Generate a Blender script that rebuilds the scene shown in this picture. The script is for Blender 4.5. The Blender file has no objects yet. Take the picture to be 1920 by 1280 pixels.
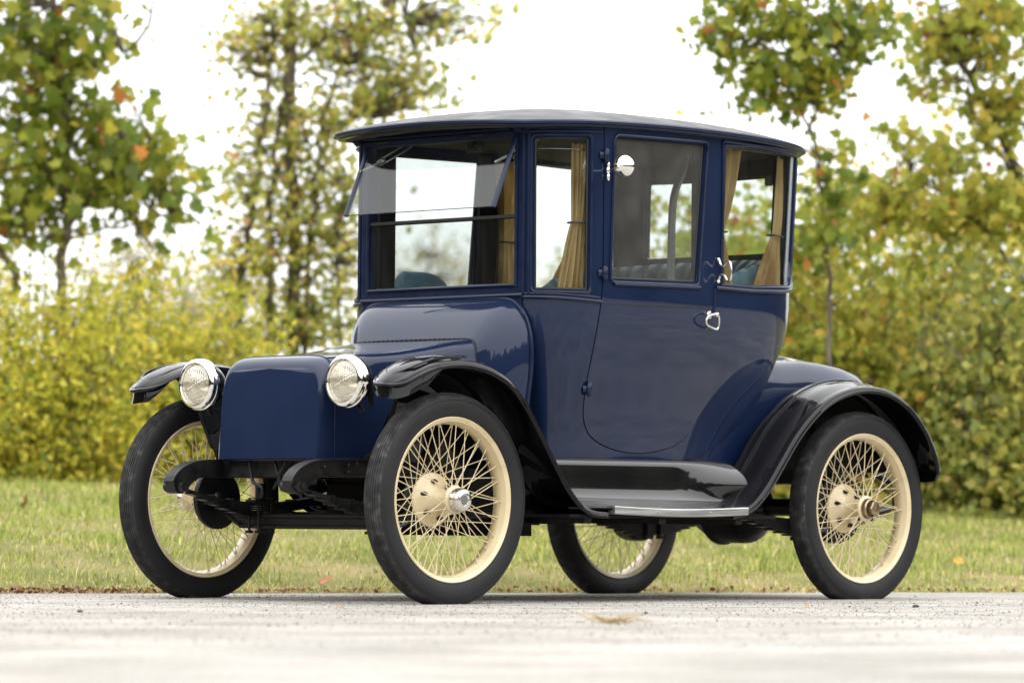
import bpy, bmesh, math, random
import numpy as np
from mathutils import Vector, Matrix
from mathutils.geometry import delaunay_2d_cdt
R=math.radians
rng=np.random.default_rng(7); random.seed(7)
S=bpy.context.scene; COL=S.collection

# ------------------------------------------------------------------ camera, world, sun
CAM=np.array([11.8835,12.4406,.3276]); YAW,PITCH,ROLL=-2.3781,.0419,.0079
def _basis():
    fw=np.array([math.cos(YAW)*math.cos(PITCH),math.sin(YAW)*math.cos(PITCH),math.sin(PITCH)])
    r=np.cross(fw,[0,0,1]);r/=np.linalg.norm(r);u=np.cross(r,fw)
    c,s=math.cos(ROLL),math.sin(ROLL)
    return fw,c*r+s*u,-s*r+c*u
FW,RT,UP=_basis()
cam=bpy.data.cameras.new('camera'); co=bpy.data.objects.new('camera',cam); COL.objects.link(co)
co.matrix_world=Matrix(((RT[0],UP[0],-FW[0],CAM[0]),(RT[1],UP[1],-FW[1],CAM[1]),(RT[2],UP[2],-FW[2],CAM[2]),(0,0,0,1)))
cam.lens=150; cam.sensor_width=36; cam.clip_start=.1; cam.clip_end=2000
cam.dof.use_dof=True; cam.dof.focus_distance=17.2; cam.dof.aperture_fstop=2.8; cam.dof.aperture_blades=9
S.camera=co
W=bpy.data.worlds.new('World'); S.world=W; W.use_nodes=True
nt=W.node_tree; bg=nt.nodes['Background']
SUN_EL,SUN_ROT=R(48),R(60)
sky=nt.nodes.new('ShaderNodeTexSky'); sky.sky_type='NISHITA'; sky.sun_disc=False; sky.sun_elevation=SUN_EL; sky.sun_rotation=SUN_ROT
tc=nt.nodes.new('ShaderNodeTexCoord'); sp=nt.nodes.new('ShaderNodeSeparateXYZ'); nt.links.new(tc.outputs['Generated'],sp.inputs[0])
rp=nt.nodes.new('ShaderNodeValToRGB'); e=rp.color_ramp.elements
e[0].position=0; e[0].color=(.43,.433,.44,1); e[1].position=1; e[1].color=(1,1,1.0,1)
nt.links.new(sp.outputs['Z'],rp.inputs[0])
sc_=nt.nodes.new('ShaderNodeVectorMath'); sc_.operation='SCALE'; sc_.inputs['Scale'].default_value=26.0
nt.links.new(rp.outputs[0],sc_.inputs[0])
mx=nt.nodes.new('ShaderNodeMix'); mx.data_type='RGBA'; mx.inputs[0].default_value=.9
nt.links.new(sky.outputs[0],mx.inputs[6]); nt.links.new(sc_.outputs[0],mx.inputs[7])
nt.links.new(mx.outputs[2],bg.inputs[0]); bg.inputs[1].default_value=.15
sun=bpy.data.lights.new('sun','SUN'); so=bpy.data.objects.new('sun',sun); COL.objects.link(so)
sun.energy=.9; sun.angle=R(130); sun.color=(1,.95,.88)
az=math.atan2(12.44,11.88)+R(25)
sd=Vector((math.cos(az)*math.cos(SUN_EL),math.sin(az)*math.cos(SUN_EL),math.sin(SUN_EL)))
so.rotation_euler=sd.to_track_quat('Z','Y').to_euler(); so.location=sd*30
sky.sun_rotation=math.pi/2-az
S.view_settings.view_transform='Standard'; S.view_settings.look='None'; S.view_settings.exposure=0; S.view_settings.gamma=1
S.cycles.max_bounces=10; S.cycles.transparent_max_bounces=24; S.cycles.use_denoising=True
S.cycles.caustics_reflective=False; S.cycles.caustics_refractive=False; S.cycles.sample_clamp_indirect=6

# ------------------------------------------------------------------ materials
def mat(name,col,rough=.5,metal=0,coat=0,spec=.5,coat_rough=.04,coat_ior=1.5):
    m=bpy.data.materials.new(name); m.use_nodes=True
    b=m.node_tree.nodes['Principled BSDF']
    b.inputs['Base Color'].default_value=(*col,1); b.inputs['Roughness'].default_value=rough
    b.inputs['Metallic'].default_value=metal; b.inputs['Coat Weight'].default_value=coat
    b.inputs['Coat Roughness'].default_value=coat_rough; b.inputs['Coat IOR'].default_value=coat_ior; b.inputs['Specular IOR Level'].default_value=spec
    return m
def N(m,t,**k):
    n=m.node_tree.nodes.new(t)
    for a,v in k.items(): setattr(n,a,v)
    return n
def vary(m,scale,cols,detail=6,coord='Object',stretch=None,rough=None,bump=None,bscale=None,dist=.002,lo=.35,hi=.65):
    """noise driven colour (list of colours), optional roughness range and bump"""
    t=m.node_tree; b=t.nodes['Principled BSDF']
    c=N(m,'ShaderNodeTexCoord'); src=c.outputs[coord]
    if stretch:
        mp=N(m,'ShaderNodeMapping'); mp.inputs['Scale'].default_value=stretch; t.links.new(src,mp.inputs[0]); src=mp.outputs[0]
    n=N(m,'ShaderNodeTexNoise'); n.inputs['Scale'].default_value=scale; n.inputs['Detail'].default_value=detail; t.links.new(src,n.inputs[0])
    r=N(m,'ShaderNodeValToRGB'); el=r.color_ramp.elements
    el[0].position=lo; el[1].position=hi; el[0].color=(*cols[0],1); el[1].color=(*cols[-1],1)
    for i,cc in enumerate(cols[1:-1]):
        q=el.new(lo+(hi-lo)*(i+1)/(len(cols)-1)); q.color=(*cc,1)
    t.links.new(n.outputs[0],r.inputs[0]); t.links.new(r.outputs[0],b.inputs['Base Color'])
    if rough:
        mr=N(m,'ShaderNodeMapRange'); mr.inputs[1].default_value=.3; mr.inputs[2].default_value=.7
        mr.inputs[3].default_value,mr.inputs[4].default_value=rough; t.links.new(n.outputs[0],mr.inputs[0]); t.links.new(mr.outputs[0],b.inputs['Roughness'])
    if bump:
        n2=N(m,'ShaderNodeTexNoise'); n2.inputs['Scale'].default_value=bscale or scale*4; n2.inputs['Detail'].default_value=5; t.links.new(src,n2.inputs[0])
        bp=N(m,'ShaderNodeBump'); bp.inputs['Strength'].default_value=bump; bp.inputs['Distance'].default_value=dist
        t.links.new(n2.outputs[0],bp.inputs['Height']); t.links.new(bp.outputs[0],b.inputs['Normal'])
    return m
M={}
M['navy']=vary(mat('navy_paint',(.012,.018,.07),.5,coat=1,coat_rough=.04,spec=.08,coat_ior=1.43),3,[(.0042,.0115,.039),(.0062,.0152,.049)],rough=(.4,.6),bump=.3,bscale=2.2,dist=.010)
M['navy_trim']=vary(mat('navy_trim_paint',(.014,.02,.075),.4,coat=.35,coat_rough=.15,spec=.15),18,[(.0045,.010,.034),(.0085,.016,.047)],rough=(.3,.5),bump=.2,bscale=60,dist=.0008)
M['black']=vary(mat('black_paint',(.004,.004,.006),.4,coat=1,coat_rough=.03,spec=.03,coat_ior=1.36),5,[(.002,.002,.003),(.004,.004,.006)],rough=(.3,.5),bump=.2,bscale=3,dist=.004)
M['board']=vary(mat('polished_black_board',(.004,.004,.005),.4,coat=1,coat_rough=.08,spec=.05,coat_ior=1.62),5,[(.004,.004,.005),(.008,.008,.008)],rough=(.3,.5),bump=.15,bscale=2,dist=.003)
M['black_under']=vary(mat('black_underside',(.006,.006,.006),.75,spec=.2),9,[(.004,.004,.004),(.009,.008,.007),(.018,.013,.009)],lo=.4,hi=.85)
M['chassis']=vary(mat('black_chassis',(.012,.012,.013),.45,spec=.3),14,[(.004,.004,.005),(.009,.009,.010),(.022,.019,.016)],rough=(.3,.6),lo=.35,hi=.8,bump=.3,bscale=90,dist=.001)
M['roof']=vary(mat('roof_cloth',(.05,.05,.055),.6),7,[(.013,.013,.016),(.028,.028,.032),(.055,.055,.058)],stretch=(1,1,3),rough=(.35,.65),bump=.5,bscale=55,dist=.002,lo=.3,hi=.7)
M['rubber']=vary(mat('tyre_rubber',(.03,.03,.032),.62,spec=.35),6,[(.008,.008,.009),(.0125,.0125,.0138)],rough=(.5,.68),bump=.25,bscale=160,dist=.0006)
M['tread']=vary(mat('tyre_tread',(.04,.04,.04),.8,spec=.3),26,[(.014,.014,.015),(.032,.032,.032),(.10,.10,.097)],bump=.9,bscale=220,dist=.0015,lo=.35,hi=.8)
M['cream']=vary(mat('cream_enamel',(.80,.66,.38),.32,coat=.4),12,[(.60,.49,.29),(.69,.58,.37)],rough=(.25,.4),lo=.3,hi=.6)
M['chrome']=mat('chrome',(.85,.84,.82),.08,1)
M['nickel']=mat('nickel',(.72,.70,.66),.22,1)
M['brass']=vary(mat('brass',(.35,.27,.17),.35,1),30,[(.22,.16,.10),(.45,.36,.24)])
M['alu']=vary(mat('aluminium_strip',(.62,.62,.62),.35,.9),8,[(.42,.42,.42),(.68,.68,.67)],stretch=(.4,1,6),rough=(.28,.5))
M['teal']=vary(mat('teal_velvet',(.03,.09,.13),.9),14,[(.018,.055,.085),(.05,.12,.16)],bump=.3,bscale=120)
M['teal'].node_tree.nodes['Principled BSDF'].inputs['Sheen Weight'].default_value=.6
M['lining']=vary(mat('dark_lining',(.02,.02,.025),.9),8,[(.005,.005,.008),(.012,.012,.016)])
M['headliner']=vary(mat('headliner',(.06,.055,.055),.9),6,[(.018,.017,.018),(.04,.034,.033)])
M['blackrub']=mat('black_rubber_seal',(.012,.012,.012),.55)
M['tie']=mat('curtain_tie',(.06,.045,.04),.8)
M['steel']=mat('dull_steel',(.3,.3,.3),.4,1)
def curtain_mat():
    m=bpy.data.materials.new('curtain_cloth'); m.use_nodes=True; t=m.node_tree; b=t.nodes['Principled BSDF']
    c=N(m,'ShaderNodeTexCoord'); n=N(m,'ShaderNodeTexNoise'); n.inputs['Scale'].default_value=9; n.inputs['Detail'].default_value=8
    mp=N(m,'ShaderNodeMapping'); mp.inputs['Scale'].default_value=(1,1,.5); t.links.new(c.outputs['Object'],mp.inputs[0]); t.links.new(mp.outputs[0],n.inputs[0])
    r=N(m,'ShaderNodeValToRGB'); r.color_ramp.elements[0].color=(.32,.19,.065,1); r.color_ramp.elements[1].color=(.58,.42,.20,1)
    r.color_ramp.elements[0].position=.35; r.color_ramp.elements[1].position=.6
    t.links.new(n.outputs[0],r.inputs[0]); t.links.new(r.outputs[0],b.inputs['Base Color']); b.inputs['Roughness'].default_value=.9
    w=N(m,'ShaderNodeTexNoise'); w.inputs['Scale'].default_value=350; t.links.new(c.outputs['Object'],w.inputs[0])
    bp=N(m,'ShaderNodeBump'); bp.inputs['Distance'].default_value=.001; bp.inputs['Strength'].default_value=.6; t.links.new(w.outputs[0],bp.inputs['Height']); t.links.new(bp.outputs[0],b.inputs['Normal'])
    tr=N(m,'ShaderNodeBsdfTranslucent'); t.links.new(r.outputs[0],tr.inputs[0]); ms=N(m,'ShaderNodeMixShader'); ms.inputs[0].default_value=.45
    t.links.new(b.outputs[0],ms.inputs[1]); t.links.new(tr.outputs[0],ms.inputs[2]); t.links.new(ms.outputs[0],t.nodes['Material Output'].inputs[0])
    return m
M['curtain']=curtain_mat()
def glass_mat(name,tint=(.93,.95,.94),dust_sheen=.05,ior=1.5,streak=True):
    """thin pane: transparent + fresnel gloss + a film of painted door reflections and dust"""
    m=bpy.data.materials.new(name); m.use_nodes=True; t=m.node_tree; t.nodes.remove(t.nodes['Principled BSDF'])
    tr=N(m,'ShaderNodeBsdfTransparent'); tr.inputs[0].default_value=(*tint,1)
    gl=N(m,'ShaderNodeBsdfGlossy'); gl.inputs['Roughness'].default_value=.02
    lw=N(m,'ShaderNodeLayerWeight'); lw.inputs[0].default_value=.5
    pw=N(m,'ShaderNodeMath',operation='POWER'); pw.inputs[1].default_value=4.5; t.links.new(lw.outputs['Facing'],pw.inputs[0])
    f0=((ior-1)/(ior+1))**2; fr=N(m,'ShaderNodeMapRange'); fr.inputs[3].default_value=f0; fr.inputs[4].default_value=.45; t.links.new(pw.outputs[0],fr.inputs[0])
    a=N(m,'ShaderNodeMixShader'); t.links.new(fr.outputs[0],a.inputs[0]); t.links.new(tr.outputs[0],a.inputs[1]); t.links.new(gl.outputs[0],a.inputs[2])
    df=N(m,'ShaderNodeBsdfDiffuse'); df.inputs[0].default_value=(.55,.53,.5,1)
    c=N(m,'ShaderNodeTexCoord'); mp=N(m,'ShaderNodeMapping'); mp.inputs['Scale'].default_value=(9,9,1.2) if streak else (3,3,3)
    n=N(m,'ShaderNodeTexNoise'); n.inputs['Scale'].default_value=3; n.inputs['Detail'].default_value=6
    t.links.new(c.outputs['Object'],mp.inputs[0]); t.links.new(mp.outputs[0],n.inputs[0])
    mr=N(m,'ShaderNodeMapRange'); mr.inputs[1].default_value=.4; mr.inputs[2].default_value=.8; mr.inputs[3].default_value=dust_sheen*(.4 if streak else .9); mr.inputs[4].default_value=dust_sheen*(3 if streak else 1.7)
    t.links.new(n.outputs[0],mr.inputs[0])
    b=N(m,'ShaderNodeMixShader'); t.links.new(mr.outputs[0],b.inputs[0]); t.links.new(a.outputs[0],b.inputs[1]); t.links.new(df.outputs[0],b.inputs[2])
    t.links.new(b.outputs[0],t.nodes['Material Output'].inputs[0])
    return m
M['glass']=glass_mat('window_glass',dust_sheen=.005)
M['door_glass']=glass_mat('door_glass',tint=(.88,.9,.89),dust_sheen=.045,ior=1.6,streak=False)  # diffuse grey wash painted for the reflections on the door pane
def lens_mat():
    m=bpy.data.materials.new('fluted_lens'); m.use_nodes=True; t=m.node_tree; t.nodes.remove(t.nodes['Principled BSDF'])
    tr=N(m,'ShaderNodeBsdfTransparent'); tr.inputs[0].default_value=(1,.97,.88,1); df=N(m,'ShaderNodeBsdfDiffuse'); df.inputs[0].default_value=(.62,.57,.46,1)
    gl=N(m,'ShaderNodeBsdfGlossy'); gl.inputs['Roughness'].default_value=.12; gl.inputs[0].default_value=(.95,.92,.85,1)
    a=N(m,'ShaderNodeMixShader'); a.inputs[0].default_value=.42; t.links.new(tr.outputs[0],a.inputs[1]); t.links.new(df.outputs[0],a.inputs[2])
    b=N(m,'ShaderNodeMixShader'); b.inputs[0].default_value=.22; t.links.new(a.outputs[0],b.inputs[1]); t.links.new(gl.outputs[0],b.inputs[2]); t.links.new(b.outputs[0],t.nodes['Material Output'].inputs[0]); return m
M['lens']=lens_mat()
def leaf_mat(name,trans=.45,gain=1.0):
    m=bpy.data.materials.new(name); m.use_nodes=True; t=m.node_tree; b=t.nodes['Principled BSDF']; b.inputs['Roughness'].default_value=.5
    b.inputs['Specular IOR Level'].default_value=.35
    a=N(m,'ShaderNodeAttribute'); a.attribute_name='leafcol'
    t.links.new(a.outputs['Color'],b.inputs['Base Color'])
    tr=N(m,'ShaderNodeBsdfTranslucent'); t.links.new(a.outputs['Color'],tr.inputs[0])
    ms=N(m,'ShaderNodeMixShader'); ms.inputs[0].default_value=trans
    t.links.new(b.outputs[0],ms.inputs[1]); t.links.new(tr.outputs[0],ms.inputs[2]); t.links.new(ms.outputs[0],t.nodes['Material Output'].inputs[0])
    return m
M['leaf']=leaf_mat('leaves',.58); M['blade']=leaf_mat('grass_blades',.3)
M['bark']=vary(mat('bark',(.12,.09,.07),.9),9,[(.05,.038,.03),(.13,.10,.08),(.2,.17,.13)],stretch=(3,3,.6),bump=.8,bscale=30,dist=.01)

# ------------------------------------------------------------------ helpers
def setp(o,label=None,cat=None,group=None,kind=None):
    if label: o['label']=label
    if cat: o['category']=cat
    if group: o['group']=group
    if kind: o['kind']=kind
    return o
def link(name,me,m=None,parent=None,smooth=True,angle=35):
    if m is not None and len(me.materials)==0: me.materials.append(m)
    me.validate()
    if smooth:
        me.polygons.foreach_set('use_smooth',[True]*len(me.polygons)); me.set_sharp_from_angle(angle=R(angle))
    me.update()
    o=bpy.data.objects.new(name,me); COL.objects.link(o)
    if parent is not None:
        o.parent=parent
        o.matrix_parent_inverse=INV.get(parent.name,Matrix())
    return o
INV={}
def empty(name,loc=(0,0,0),parent=None):
    o=bpy.data.objects.new(name,None); COL.objects.link(o); o.location=loc; o.empty_display_size=.2
    if parent is not None: o.parent=parent; o.matrix_parent_inverse=INV.get(parent.name,Matrix())
    else: INV[o.name]=Matrix.Translation(Vector(loc)).inverted()
    return o
def mesh(name,V,F,m,parent=None,smooth=True,angle=35):
    me=bpy.data.meshes.new(name); me.from_pydata([tuple(map(float,v)) for v in V],[],[tuple(map(int,f)) for f in F]); 
    return link(name,me,m,parent,smooth,angle)
class B:
    """collects verts / faces of one part"""
    def __init__(s): s.v=[]; s.f=[]
    def add(s,V,F):
        n=len(s.v); s.v+= [tuple(map(float,v)) for v in V]; s.f+=[tuple(int(i)+n for i in f) for f in F]; return s
    def out(s,name,m,parent=None,smooth=True,angle=35): return mesh(name,s.v,s.f,m,parent,smooth,angle)
    def grid(s,G,cu=False,cv=False):
        G=np.asarray(G,float); a,b=G.shape[:2]; F=[]
        for i in range(a if cu else a-1):
            for j in range(b if cv else b-1):
                i2=(i+1)%a; j2=(j+1)%b; F.append((i*b+j,i2*b+j,i2*b+j2,i*b+j2))
        return s.add(G.reshape(-1,3),F)
    def cap(s,ring,flip=False):
        ring=list(ring); c=np.mean(np.array(ring),0); n=len(ring)
        F=[(i,(i+1)%n,n) for i in range(n)]
        if flip: F=[f[::-1] for f in F]
        return s.add(ring+[c],F)
    def box(s,x0,x1,y0,y1,z0,z1,M4=None,bev=0):
        bm=bmesh.new(); bmesh.ops.create_cube(bm,size=1)
        for v in bm.verts: v.co=Vector(((v.co.x+.5)*(x1-x0)+x0,(v.co.y+.5)*(y1-y0)+y0,(v.co.z+.5)*(z1-z0)+z0))
        if bev: bmesh.ops.bevel(bm,geom=bm.edges[:],offset=bev,segments=2,affect='EDGES')
        if M4 is not None: bm.transform(M4)
        bm.verts.index_update(); s.add([v.co[:] for v in bm.verts],[[v.index for v in f.verts] for f in bm.faces]); bm.free(); return s
    def tube(s,P,r,n=10,closed=False,caps=True,flat=None):
        P=[Vector(p) for p in P]; m=len(P); rr=r if hasattr(r,'__len__') else [r]*m
        up=None; rings=[]
        for i in range(m):
            if closed: t=(P[(i+1)%m]-P[i-1])
            else: t=P[min(i+1,m-1)]-P[max(i-1,0)]
            t.normalize()
            if up is None: up=Vector((0,0,1)) if abs(t.z)<.9 else Vector((1,0,0))
            a=up-t*up.dot(t); a.normalize(); b=t.cross(a); up=a
            fx=flat or (1,1)
            rings.append([P[i]+a*math.cos(k*2*math.pi/n)*rr[i]*fx[0]+b*math.sin(k*2*math.pi/n)*rr[i]*fx[1] for k in range(n)])
        s.grid([[tuple(p) for p in q] for q in rings],cu=closed,cv=True)
        if caps and not closed: s.cap(rings[0],True); s.cap(rings[-1])
        return s
    def lathe(s,prof,c=(0,0,0),ax='Y',n=48,closed=False):
        """prof: (radius, axial)"""
        G=[]
        for k in range(n):
            a=2*math.pi*k/n; row=[]
            for r,h in prof:
                if ax=='Y': row.append((c[0]+r*math.cos(a),c[1]+h,c[2]+r*math.sin(a)))
                elif ax=='X': row.append((c[0]+h,c[1]+r*math.cos(a),c[2]+r*math.sin(a)))
                else: row.append((c[0]+r*math.cos(a),c[1]+r*math.sin(a),c[2]+h))
            G.append(row)
        return s.grid(G,cu=True,cv=closed)
    def ball(s,c,r,n=12):
        pr=[(math.sin(a)*1,-math.cos(a)) for a in np.linspace(0.001,math.pi-.001,n)]
        r=r if hasattr(r,'__len__') else (r,r,r)
        t=B().lathe(pr,ax='Z',n=n*2); s.add([(c[0]+v[0]*r[0],c[1]+v[1]*r[1],c[2]+v[2]*r[2]) for v in t.v],t.f); return s
def cr(pts,n=16,closed=False):
    P=np.array(pts,float); m=len(P); out=[]
    if closed: idx=lambda i:P[i%m]; segs=m
    else:
        Q=np.vstack([2*P[0]-P[1],P,2*P[-1]-P[-2]]); idx=lambda i:Q[i+1]; segs=m-1
    for i in range(segs):
        p0,p1,p2,p3=idx(i-1),idx(i),idx(i+1),idx(i+2)
        for k in range(n):
            t=k/n
            out.append(.5*((2*p1)+(-p0+p2)*t+(2*p0-5*p1+4*p2-p3)*t*t+(-p0+3*p1-3*p2+p3)*t**3))
    if not closed: out.append(P[-1])
    return np.array(out)
def mirror(V): return [(x,-y,z) for x,y,z in V]

# ------------------------------------------------------------------ the car : cab skin as a surface P(s, z)
CAR=empty('vintage_car',(-1.27,0,0))
setp(CAR,'dark blue 1910s electric coupe with cream wire wheels and black fenders','car')
SIDE=[(-.69,.455),(-.703,.508),(-.745,.568),(-.83,.622),(-.96,.652),(-1.3,.668),(-1.7,.665),(-1.95,.65),(-2.12,.625),(-2.25,.568),(-2.35,.465),(-2.41,.32),(-2.44,.16),(-2.45,0)]
_pc=cr(SIDE,24)
for _ in range(6): _pc[1:-1]=(_pc[:-2]+2*_pc[1:-1]+_pc[2:])/4
_d=np.r_[0,np.cumsum(np.linalg.norm(np.diff(_pc,axis=0),axis=1))]; SMAX=_d[-1]
_tx=np.gradient(_pc[:,0],_d);_ty=np.gradient(_pc[:,1],_d)
def P(s,z,off=0.,side=1):
    s=np.asarray(s,float);z=np.asarray(z,float)
    x=np.interp(s,_d,_pc[:,0]);y=np.interp(s,_d,_pc[:,1]);tx=np.interp(s,_d,_tx);ty=np.interp(s,_d,_ty)
    l=np.hypot(tx,ty);nx,ny=ty/l,-tx/l
    t=np.clip((1.28-z)/.7,0,1); fl=np.clip((s-1.35)/.35,0,1)*np.clip((z-1.32)/.6,0,1)
    o=off-.118*(3*t*t-2*t**3)+.028*fl
    return np.stack([x+nx*o,(y+ny*o)*side,z+0*s],-1)
def resamp(poly,step):
    out=[]; n=len(poly)
    for i in range(n):
        a=np.array(poly[i]);b=np.array(poly[(i+1)%n]); k=max(1,int(np.ceil(np.linalg.norm(b-a)/step)))
        for j in range(k): out.append(tuple(a+(b-a)*j/k))
    return out
def inside(p,poly):
    x,y=p; c=False; n=len(poly); j=n-1
    for i in range(n):
        xi,yi=poly[i];xj,yj=poly[j]
        if (yi>y)!=(yj>y) and x<(xj-xi)*(y-yi)/(yj-yi)+xi: c=not c
        j=i
    return c
def panel2d(outer,holes=(),step=.03):
    """triangulates a 2-D outline with holes; returns points, triangles, boundary edges"""
    loops=[resamp(l,step) for l in [outer,*holes]]
    pts=[];ed=[]
    for l in loops:
        n=len(pts); pts+=l; ed+=[(n+i,n+(i+1)%len(l)) for i in range(len(l))]
    nb=len(pts); bp=np.array(pts)
    xs=np.arange(min(p[0] for p in outer)+step/2,max(p[0] for p in outer),step); ys=np.arange(min(p[1] for p in outer)+step/2,max(p[1] for p in outer),step*1.3)
    for x in xs:
        for y in ys:
            if inside((x,y),loops[0]) and not any(inside((x,y),h) for h in loops[1:]) and np.min(np.abs(bp-[x,y]).sum(1))>step*.55: pts.append((x,y))
    v,e,f,ov,oe,of=delaunay_2d_cdt([Vector(p) for p in pts],ed,[],0,1e-6)
    v=[tuple(p) for p in v]; T=[]
    for t in f:
        c=(sum(v[i][0] for i in t)/3,sum(v[i][1] for i in t)/3)
        if inside(c,loops[0]) and not any(inside(c,h) for h in loops[1:]): T.append(tuple(t))
    return v,T
def solid(v,T,fo,fi):
    """outer map fo, inner map fi; closes the rim"""
    n=len(v); V=list(map(tuple,fo(v)))+list(map(tuple,fi(v)))
    cnt={}
    for t in T:
        for a,b in ((t[0],t[1]),(t[1],t[2]),(t[2],t[0])): cnt[(a,b)]=1
    F=list(T)+[(t[0]+n,t[2]+n,t[1]+n) for t in T]
    for a,b in list(cnt):
        if (b,a) not in cnt: F.append((b,a,a+n,b+n))
    return V,F
def skin(name,outer,holes,off,thick,m,side=1,parent=CAR,step=.03):
    v,T=panel2d(outer,holes,step)
    def mp(o):
        def g(q):
            q=np.array(q); return P(q[:,0],q[:,1],o,side)
        return g
    if side>0: T=[t[::-1] for t in T]
    V,F=solid(v,T,mp(off),mp(off-thick))
    return mesh(name,V,F,m,parent,True,30)
def flatpanel(name,outer,holes,x,thick,m,parent=CAR,step=.04):
    """in the Y-Z plane, facing +X"""
    v,T=panel2d(outer,holes,step)
    V,F=solid(v,T,lambda q:[(x,a,b) for a,b in q],lambda q:[(x-thick,a,b) for a,b in q])
    return mesh(name,V,F,m,parent,True,30)
def line(pts,off,side=1,step=.03,closed=False):
    q=resamp(pts,step); 
    if not closed: 
        k=max(1,int(np.ceil(np.linalg.norm(np.subtract(pts[0],pts[-1]))/step))); q=q[:len(q)-k]+[pts[-1]]
    q=np.array(q); return P(q[:,0],q[:,1],off,side)
def rnd(poly,r,n=5):
    """round the corners of a polygon"""
    out=[];m=len(poly)
    for i in range(m):
        p=np.array(poly[i]);a=np.array(poly[i-1]);b=np.array(poly[(i+1)%m])
        ri=min(r,.45*np.linalg.norm(a-p),.45*np.linalg.norm(b-p)); A=p+(a-p)/np.linalg.norm(a-p)*ri; Bq=p+(b-p)/np.linalg.norm(b-p)*ri
        for k in range(n+1):
            t=k/n; out.append(tuple((1-t)**2*A+2*t*(1-t)*p+t*t*Bq))
    return out
def grow(poly,d):
    P_=np.array(poly); n=len(P_); out=[]
    area=sum(P_[i][0]*P_[(i+1)%n][1]-P_[(i+1)%n][0]*P_[i][1] for i in range(n))
    sg=1 if area>0 else -1
    for i in range(n):
        t=P_[(i+1)%n]-P_[i-1]; t/=np.linalg.norm(t)+1e-9; out.append(tuple(P_[i]+sg*d*np.array([t[1],-t[0]])))
    return out
ZT=1.95
DOOR_CTRL=[(1.042,1.298),(1.044,1.2),(1.052,1.08),(1.068,.953),(1.075,.83),(1.04,.725),(.93,.648),(.72,.612),(.54,.628),(.42,.672),(.365,.735),(.348,.82),(.347,.931),(.352,1.04),(.359,1.149),(.366,1.236),(.373,1.324)]
DOOR=[(.373,1.941),(1.08,1.949)]+[tuple(p) for p in cr(DOOR_CTRL,5)]
DWIN=rnd([(.44,1.90),(.984,1.908),(.93,1.326),(.42,1.318)],.012,3)
QWIN=rnd([(.055,1.886),(.297,1.893),(.294,1.268),(.058,1.268)],.01,3)
RWIN=rnd([(1.118,1.915),(1.75,1.905),(1.75,1.36),(1.095,1.325)],.02,2)
RWIN=[(1.121,1.915),(1.3,1.918),(1.5,1.913),(1.74,1.905)]+[(1.752,1.895),(1.752,1.44),(1.742,1.40),(1.715,1.37),(1.67,1.352),(1.60,1.342)]+[(1.5,1.338),(1.3,1.327),(1.095,1.325)]
BACKWIN_S=1.905
LOW=[(0,.575),(.9,.575),(1.096,.605),(1.274,.683),(1.409,.781),(1.509,.886),(1.567,.991),(1.62,1.075),(1.72,1.09),(SMAX,1.09)]
LOW=[LOW[0]]+[tuple(p) for p in cr(LOW[1:],5)]
OUT=LOW+[(SMAX,1.50),(BACKWIN_S+.02,1.50),(BACKWIN_S,1.52),(BACKWIN_S,1.83),(BACKWIN_S+.02,1.85),(SMAX,1.85),(SMAX,ZT),(0,ZT)]
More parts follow.
